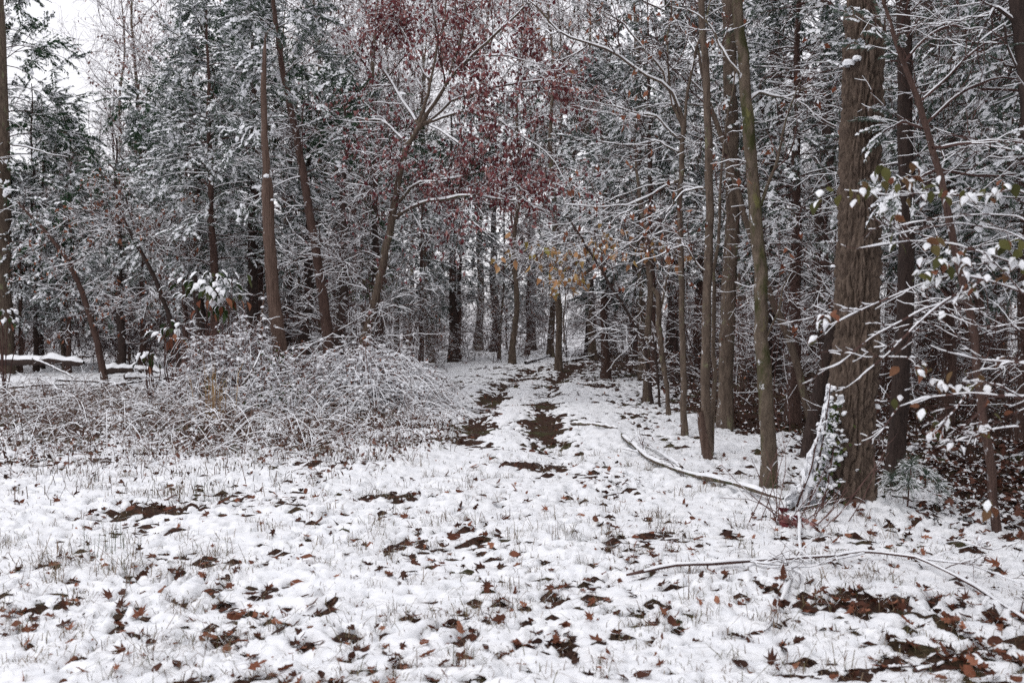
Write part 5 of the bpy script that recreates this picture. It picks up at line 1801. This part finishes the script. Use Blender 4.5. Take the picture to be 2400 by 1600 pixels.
tuft(245, 1305, 26, 0.26, 0.10, "upright green rush blades rising from snow at lower left", 91, LEAF_GREEN, 0.3)
tuft(492, 1190, 24, 0.30, 0.09, "rush tuft whose blades lean right in the left clearing", 92, LEAF_GREEN, 0.35)
tuft(400, 1180, 60, 0.22, 0.13, "bowed clump of olive grass left of the rush tuft", 93, GRASS, 1.1, 0.0022)
tuft(265, 1355, 60, 0.16, 0.12, "flattened brown-green grass clump below the rush blades", 94, GRASS, 1.5, 0.0022)
tuft(80, 1340, 90, 0.18, 0.16, "dark grass clump near the left edge of the clearing", 95, GRASS, 1.3, 0.0022)
tuft(880, 1268, 40, 0.10, 0.06, "small brown grass clump in mid clearing", 96, GRASS, 0.8)
tuft(1325, 1280, 40, 0.12, 0.06, "small upright grass clump right of mid clearing", 97, GRASS, 0.6)
tuft(860, 980, 200, 0.20, 0.30, "pale grass patch at the foot of the low cane dome", 98, GRASS, 0.7)
tuft(492, 990, 46, 1.0, 0.20, "tall straw-coloured stalks before the dark hollow in the brambles", 99, STRAW, 0.2, 0.005)


# ------------------------------------------------------------------ fallen wood
def stick(name, label, L, r, mtl, snow, cat="branch", K=30, sides=(), lift=0.0, group=None, n=10, twigs=0):
    """a fallen branch lying along the given photo points (x, y) on the snow"""
    Q = []
    for p in L:
        d = p[2] if len(p) > 2 else gd(p[1])
        q = px(p[0], p[1], d)
        if len(p) < 3:
            q[2] = float(top_z(np.array(q[0]), np.array(q[1]))) + r * 0.6 + lift
        Q.append(q)
    P = resample(np.array(Q), K, 0.02, len(label))
    R = np.linspace(r, r * 0.55, K)
    R[0] *= 0.55
    R[-1] *= 0.4
    base = P[K // 2].copy()
    e = link(name, None, loc=base)
    tag(e, label, cat, group)
    mb = MB()
    tube(mb, P, R, n, snow, gap=0, disp=0.2, seed=len(label))
    link("wood", mb.mesh(name, [mtl, SNOW], origin=base), e)
    LL, RR = [P], [R]
    for s in sides:
        q = np.array([px(a[0], a[1], a[2] if len(a) > 2 else gd(a[1])) for a in s])
        for i, a in enumerate(s):
            if len(a) < 3:
                q[i, 2] = float(top_z(np.array(q[i, 0]), np.array(q[i, 1]))) + r * 0.5 + lift
        q = resample(q, K, 0.015, 4)
        mb = MB()
        rq = np.linspace(r * 0.55, r * 0.2, K)
        tube(mb, q, rq, 8, snow * 0.8, gap=0, disp=0.15)
        link("branch", mb.mesh("side_branch", [mtl, SNOW], origin=base), e)
        LL.append(q)
        RR.append(rq)
    if twigs:
        g = np.random.default_rng(len(label))
        mb = MB()
        P2, R2 = spawn(np.array(LL), np.array(RR), twigs, 0.1, 1, 0.8, 0.35, 6, 0.0, 0.15, 0.5, 0.4, flat=0.5, rmin=0.002, g=g, rmax=0.006, aim=(0, 0, 0.5))
        tube(mb, P2, R2, 4, 0.006)
        P3, R3 = spawn(P2, R2, 2, 0.3, 1, 0.7, 0.15, 4, 0.0, 0.15, 0.7, 0.5, rmin=0.0016, g=g)
        tube(mb, P3, R3, 4, 0.004)
        link("twigs", mb.mesh("twigs", [TWIG, SNOW], False, base), e, kind="stuff")


stick("fallen_branch", "long snow-topped fallen branch running down to the oak", [(1458, 1030), (1527, 1090), (1600, 1122), (1660, 1150), (1740, 1183), (1840, 1212)], 0.032, BARK_MOSS, 0.032, sides=([(1600, 1120), (1545, 1070), (1477, 1032)], [(1527, 1090), (1500, 1066), (1460, 1062)]), twigs=5, lift=0.03)
stick("fallen_branch", "short snowy branch lying by the right rut", [(1338, 1002), (1390, 1006), (1445, 1014)], 0.03, BARK_GREY, 0.03)
stick("fallen_branch", "snow-lined branch lying across the lower right", [(1470, 1392), (1600, 1378), (1753, 1366), (1900, 1356), (2040, 1347), (2155, 1362), (2289, 1419), (2400, 1496), (2460, 1540)], 0.012, TWIG, 0.013, sides=([(2040, 1347), (1900, 1378), (1800, 1390)], [(1753, 1366), (1850, 1372), (1895, 1410)], [(2155, 1362), (2280, 1382), (2400, 1420)]), twigs=6, lift=0.045)
stick("fallen_branch", "thin pale stick pointing from the twiggy bush toward the viewer", [(1874, 1226), (1879, 1290), (1879, 1340), (1864, 1388), (1838, 1440), (1814, 1484), (1795, 1526)], 0.011, TWIG, 0.016, twigs=2, lift=0.01)
stick("bent_stick", "dark bent stick arching over snow in the lower right corner", [(2088, 1576), (2106, 1545, 4.75), (2124, 1522, 4.75), (2151, 1508, 4.78), (2175, 1516, 4.8), (2188, 1530)], 0.009, TWIG, 0.006, cat="stick")
stick("bent_stick", "straight dark stick left of the bent one at the bottom edge", [(2085, 1583), (2130, 1582), (2170, 1580)], 0.008, TWIG, 0.008, cat="stick")
stick("bent_stick", "dark forked stick rising at the bottom right edge", [(2147, 1596), (2200, 1585), (2245, 1570), (2290, 1560), (2330, 1590)], 0.010, TWIG, 0.006, cat="stick", sides=([(2245, 1570), (2280, 1585), (2310, 1592)],))
stick("bent_stick", "thin stick lying flat in the snow right of mid clearing", [(1375, 1395), (1430, 1388), (1520, 1384)], 0.012, BARK_RED, 0.008, cat="stick")
stick("fallen_branch", "curved pale stick leaning on the bramble mound", [(540, 932, 16.2), (575, 895, 16.2), (600, 850, 16.3), (612, 820, 16.4)], 0.022, BARK_GREY, 0.02)
stick("fallen_branch", "bowed snow-topped root end in the weeds below the mound", [(478, 1012, 14.0), (490, 998, 14.0), (505, 992, 14.0), (522, 994, 14.0), (535, 1006, 14.0)], 0.03, BARK_SNAG, 0.03)
stick("fallen_branch", "snowy broken limb at the end of the track", [(1230, 858), (1265, 846), (1290, 838)], 0.06, BARK_DARK, 0.06)
stick("fallen_branch", "long thin limb lying right of the track's end", [(1320, 850), (1360, 845), (1400, 830, 38)], 0.04, BARK_DARK, 0.04)
stick("fallen_log", "large fallen log under thick snow at the left edge", [(-90, 846, 27.5), (-20, 846, 27), (60, 845, 26.8), (140, 846, 26.6), (196, 850, 26.4)], 0.17, BARK_DARK, 0.09, cat="log", group="logs at the left edge of the clearing", n=14)
stick("fallen_log", "second snow-covered log beyond the leaning sapling", [(232, 868, 26.4), (300, 864, 26.4), (350, 868, 26.4), (392, 878, 26.2)], 0.13, BARK_DARK, 0.08, cat="log", group="logs at the left edge of the clearing", n=14)
stick("fallen_log", "slim snow-covered log nearest the bramble mound", [(290, 884, 24.5), (360, 882, 24.5), (440, 880, 24.5)], 0.09, BARK_DARK, 0.07, cat="log", group="logs at the left edge of the clearing", n=12)
for i, (a, b_, t) in enumerate((((0, 912, 22), (160, 900, 22), "lowest of the brushwood poles at the left edge"), ((30, 935, 20), (250, 912, 21), "brushwood pole slanting up toward the leaning sapling"), ((130, 890, 23), (310, 905, 22.5), "brushwood pole in front of the second log"),
                                ((250, 905, 22), (440, 885, 22), "brushwood pole below the slim log"), ((0, 880, 24), (30, 905, 23.5), "short brushwood pole at the left edge"), ((75, 840, 26), (180, 890, 24), "brushwood pole crossing the large log"), ((330, 915, 21), (420, 870, 22.5), "brushwood pole before the low evergreen"))):
    mid = ((a[0] + b_[0]) / 2, (a[1] + b_[1]) / 2 - 4, (a[2] + b_[2]) / 2)
    stick("brushwood_pole", t, [a, mid, b_], 0.03, BARK_DARK, 0.03, cat="pole", group="brushwood by the fallen logs", twigs=9)


# ------------------------------------------------------------------ twiggy bush, red leaves and pine seedling by the oak
def twig_bush():
    g = np.random.default_rng(121)
    d = 7.45
    base = px(1868, 0, d)
    base[2] = float(top_z(np.array(base[0]), np.array(d))) - 0.02
    e = link("twig_bush", None, loc=base)
    tag(e, "small bare twiggy bush holding red-brown leaves before the oak", "bush")
    K, n = 10, 22
    P = np.zeros((n, K, 3))
    P[:, 0] = base + np.stack([g.normal(size=n) * 0.16, g.normal(size=n) * 0.1, 0 * g.random(n)], -1)
    D = nrm(np.stack([g.normal(size=n) * 0.65, g.normal(size=n) * 0.4, np.ones(n)], -1))
    ln = g.uniform(0.25, 0.75, n)
    for k in range(1, K):
        D = nrm(D + g.normal(size=(n, 3)) * 0.09)
        P[:, k] = P[:, k - 1] + D * (ln / (K - 1))[:, None]
    R = g.uniform(0.003, 0.006, (n, 1)) * np.linspace(1, 0.4, K)
    for i in range(n):
        mb = MB()
        tube(mb, P[i], R[i], 6, 0.003)
        link("stem", mb.mesh("bush_stem", [TWIG_RED, SNOW], origin=base), e)
    mb = MB()
    P2, R2 = spawn(P, R, 4, 0.3, 1, 0.6, 0.2, 5, 0.05, 0.12, 0.6, 0.5, rmin=0.0016, g=g)
    tube(mb, P2, R2, 4, 0.003)
    link("twigs", mb.mesh("bush_twigs", [TWIG_RED, SNOW], False, base), e, kind="stuff")
    lm = leaf_mesh("bush_leaf", LEAF_RED, 0.4, 0.3, 0.36)
    for i in range(34):
        p = px(1862 + g.normal() * 22, 1242 + g.normal() * 17, d - 0.05 + g.normal() * 0.06)
        p[2] = max(p[2], base[2] + 0.03)
        o = link("leaf", lm, e)
        o.matrix_basis = Matrix.Translation(p - base) @ Matrix(rotm(g.normal(size=(1, 3)) * [1, 1, 0.4] + [0, 0, -0.4], g.uniform(0, 6, 1))[0].tolist()).to_4x4() @ Matrix.Scale(g.uniform(0.06, 0.10), 4)


twig_bush()


def pine_seedling():
    g = np.random.default_rng(131)
    d = 7.9
    base = px(2130, 0, d)
    base[2] = float(top_z(np.array(base[0]), np.array(d))) - 0.02
    e = link("pine_seedling", None, loc=base)
    tag(e, "small pine seedling with long snowy needles right of the oak", "seedling")
    mb = MB()
    S = resample(np.array([base, base + [0.01, 0, 0.2], base + [0.02, -0.02, 0.36]]), 8, 0.01)
    tube(mb, S, np.linspace(0.008, 0.004, 8), 6, 0)
    link("stem", mb.mesh("seedling_stem", [TWIG]), e).matrix_parent_inverse = Matrix.Translation(base).inverted()
    nb, sb = MB(), MB()
    tips = [base + [0.02, -0.02, 0.36], base + [-0.14, -0.05, 0.26], base + [0.15, 0.0, 0.28], base + [0.05, 0.12, 0.3], base + [-0.05, -0.14, 0.24], base + [0.2, -0.08, 0.2]]
    B = blob(g, 7, 3, 0.6)
    for t in tips:
        N = 130
        D = nrm(g.normal(size=(N, 3)) + (t - base) * 3)
        ln = g.uniform(0.08, 0.14, N)
        P = np.stack([np.broadcast_to(t, (N, 3)), t + D * ln[:, None] * 0.6, t + D * ln[:, None] + np.array([0, 0, -0.035])], 1)
        tube(nb, P, np.full((N, 3), 0.0011), 3, 0.003)
        k = 9
        stamp(sb, B, t + nrm(g.normal(size=(k, 3)) * [1, 1, 0.4]) * g.uniform(0.02, 0.10, (k, 1)) + [0, 0, 0.02], rotm(g.normal(size=(k, 3)) * [1, 1, 0.2]), g.uniform(0.007, 0.015, k))
    for nm, b2, ms in (("needles", nb, [CEDAR, SNOW]), ("snow", sb, [SNOW, SNOW])):
        link(nm, b2.mesh(nm, ms, False, base), e, kind="stuff")


pine_seedling()


# ------------------------------------------------------------------ fallen leaves
def leaves_on_ground():
    g = np.random.default_rng(141)
    kinds = [('maple', 3), ('oak', 3), ('oval', 3)]
    tpl, meshes = [], []
    for k, c in kinds:
        for i in range(c):
            t = lobed_leaf(g, k)
            tpl.append(t)
            mb = MB()
            mb.add(t[0], T=t[1], tm=t[2])
            meshes.append((k, mb.mesh(k + "_leaf", [LEAF_DEAD], False), mb))
    word = {'maple': "pointed dead maple leaf", 'oak': "lobed dead oak leaf", 'oval': "curled oval dead leaf"}

    def one(x, y, kind, label, group, size, stand):
        d = gd(y)
        X = gx(x, d)
        z = float(top_z(np.array(X), np.array(d)))
        mi = {'maple': 0, 'oak': 3, 'oval': 6}[kind] + int(g.integers(3))
        o = link("fallen_leaf", meshes[mi][1], loc=(X, d, z + (0.012 if stand < 0.5 else 0.022)))
        o.rotation_euler = (stand * g.uniform(0.5, 1.3) * (1 if g.random() < 0.5 else -1), stand * g.normal() * 0.5, g.uniform(0, 6.28))
        o.scale = (size,) * 3
        tag(o, label, "leaf", group)
    named = [(653, 1462, 'maple', "two-pointed rust maple leaf standing in the lower left snow"), (1172, 1488, 'maple', "rust star-shaped maple leaf at the bottom centre"), (1140, 1415, 'oak', "orange-brown leaf above the star-shaped one"),
             (1325, 1405, 'maple', "bright rust leaf lying alone right of the centre"), (1183, 1235, 'maple', "small orange maple leaf in the clean snow of mid clearing"), (1080, 1212, 'oval', "dark red leaf left of the small orange one"),
             (1068, 1273, 'oval', "dark triangular leaf lying below the grass clump"), (1208, 1328, 'oval', "curled red-brown leaf in the centre of the clearing"), (1398, 1256, 'oval', "left of a pair of small orange leaves"), (1413, 1256, 'oval', "right one of a pair of small orange leaves"),
             (945, 1378, 'maple', "folded rust leaf left of the centre"), (1037, 1490, 'oak', "wide dark red leaf near the bottom centre"), (907, 1312, 'maple', "thin upright rust leaf standing on edge"), (1048, 1130, 'maple', "spiky orange leaf in the far part of the clearing"),
             (1840, 1400, 'oval', "leaf caught beside the pale thin stick"), (2000, 1480, 'maple', "round rust leaf at lower right"), (1890, 1462, 'maple', "upright dark leaf right of the pale stick's lower end"), (590, 1185, 'oval', "orange leaf in the left clearing beside the rush tuft"),
             (140, 1440, 'maple', "pair-like folded leaf near the lower left corner"), (470, 1345, 'maple', "long red leaf standing in a gap at lower left"), (1262, 1535, 'oval', "dark curled leaf standing near the bottom edge"), (2360, 1585, 'oak', "large red-brown leaf in the bottom right corner"),
             (1560, 1465, 'oak', "rust leaf at the edge of the brown bare patch"), (690, 1385, 'oval', "small rust leaf beside the left bare patch"), (1605, 1200, 'oval', "orange leaf before the long fallen branch")]
    for x, y, k, lab in named:
        one(x, y, k, lab, "leaves fallen on the snow", g.uniform(0.085, 0.13), 0.9)
    n, rest = 0, []
    while n < 265:
        x, y = g.uniform(-20, 2420), g.uniform(1120, 1640)
        d = gd(y)
        X = gx(x, d)
        c = float(cover(np.array(X), np.array(d)))
        if c > 0.16 and g.random() > 0.10:
            continue
        k = ('maple', 'oak', 'oval')[g.integers(3)]
        rest.append((x, y, k))
        n += 1
    count = {}
    for x, y, k in sorted(rest):
        side = "left part" if x < 800 else "middle" if x < 1600 else "right part"
        dist = "far" if y < 1240 else "middle" if y < 1400 else "near"
        q = count[(k, side, dist)] = count.get((k, side, dist), 0) + 1
        one(x, y, k, f"{ORD[q - 1] if q > 1 else 'first'} {word[k]} from the left in the {dist} {side} of the clearing", "leaves fallen on the snow", g.uniform(0.06, 0.12), g.uniform(0.2, 0.9))
    # the many smaller ones, gathered in drifts, and the litter under the trees
    n = 90000
    d = 4.2 * np.exp(g.uniform(0, math.log(48 / 4.2), n))
    x = g.uniform(-80, 2480, n)
    X = gx(x, d)
    c = cover(X, d)
    wood = sm(2.7, 3.6, X) * sm(6.5, 8.0, d) + sm(35, 38, d) + 0.5 * sm(1.3, 2.2, X) * sm(13, 15, d)
    p = np.where(c < 0.05, np.where(d < 13, 0.42, 0.2), 0.10 * sm(0.05, 0.4, pn(X / 0.6, d / 0.6, 95) + 0.5 * pn(X / 0.2, d / 0.2, 96)) + 0.006) + 0.4 * np.clip(wood, 0, 1) * (c < 0.25)
    k = g.random(n) < p
    X, Y = X[k], d[k]
    n = len(X)
    w = wood[k] > 0.5
    mb, mb2 = MB(), MB()
    small = [t for t in tpl]
    which = g.integers(0, 9, n)
    D = g.normal(size=(n, 3)) * [1, 1, 0.35]
    Rm = rotm(D, g.normal(size=n) * 0.6)
    z = top_z(X, Y) + 0.012
    pos = np.stack([X, Y, z], -1)
    sc = (0.02 + 0.10 * g.random(n) ** 2) * np.where(w, 1.1, 1.0)
    for i in range(9):
        q = (which == i) & ~w
        stamp(mb, small[i], pos[q], Rm[q], sc[q])
    # forest litter: simple folded leaves, many with a crust of snow
    stamp(mb2, SMALL, pos[w] + [0, 0, 0.01], Rm[w], sc[w] * 1.25)
    o = link("fallen_leaves", mb.mesh("fallen_leaves", [LEAF_DEAD], False), kind="stuff")
    o["label"] = "small dead leaves scattered over snow and track"
    o = link("leaf_litter", mb2.mesh("leaf_litter", [LITTER, SNOW], False), kind="stuff")
    o["label"] = "dark red-brown leaf litter flecked with snow under the trees"


leaves_on_ground()
0 and print("TRIS", sum(sum(max(1, p) for p in [len(m.loops) - 2 * len(m.polygons)]) for m in bpy.data.meshes), "OBJ", len(bpy.data.objects))
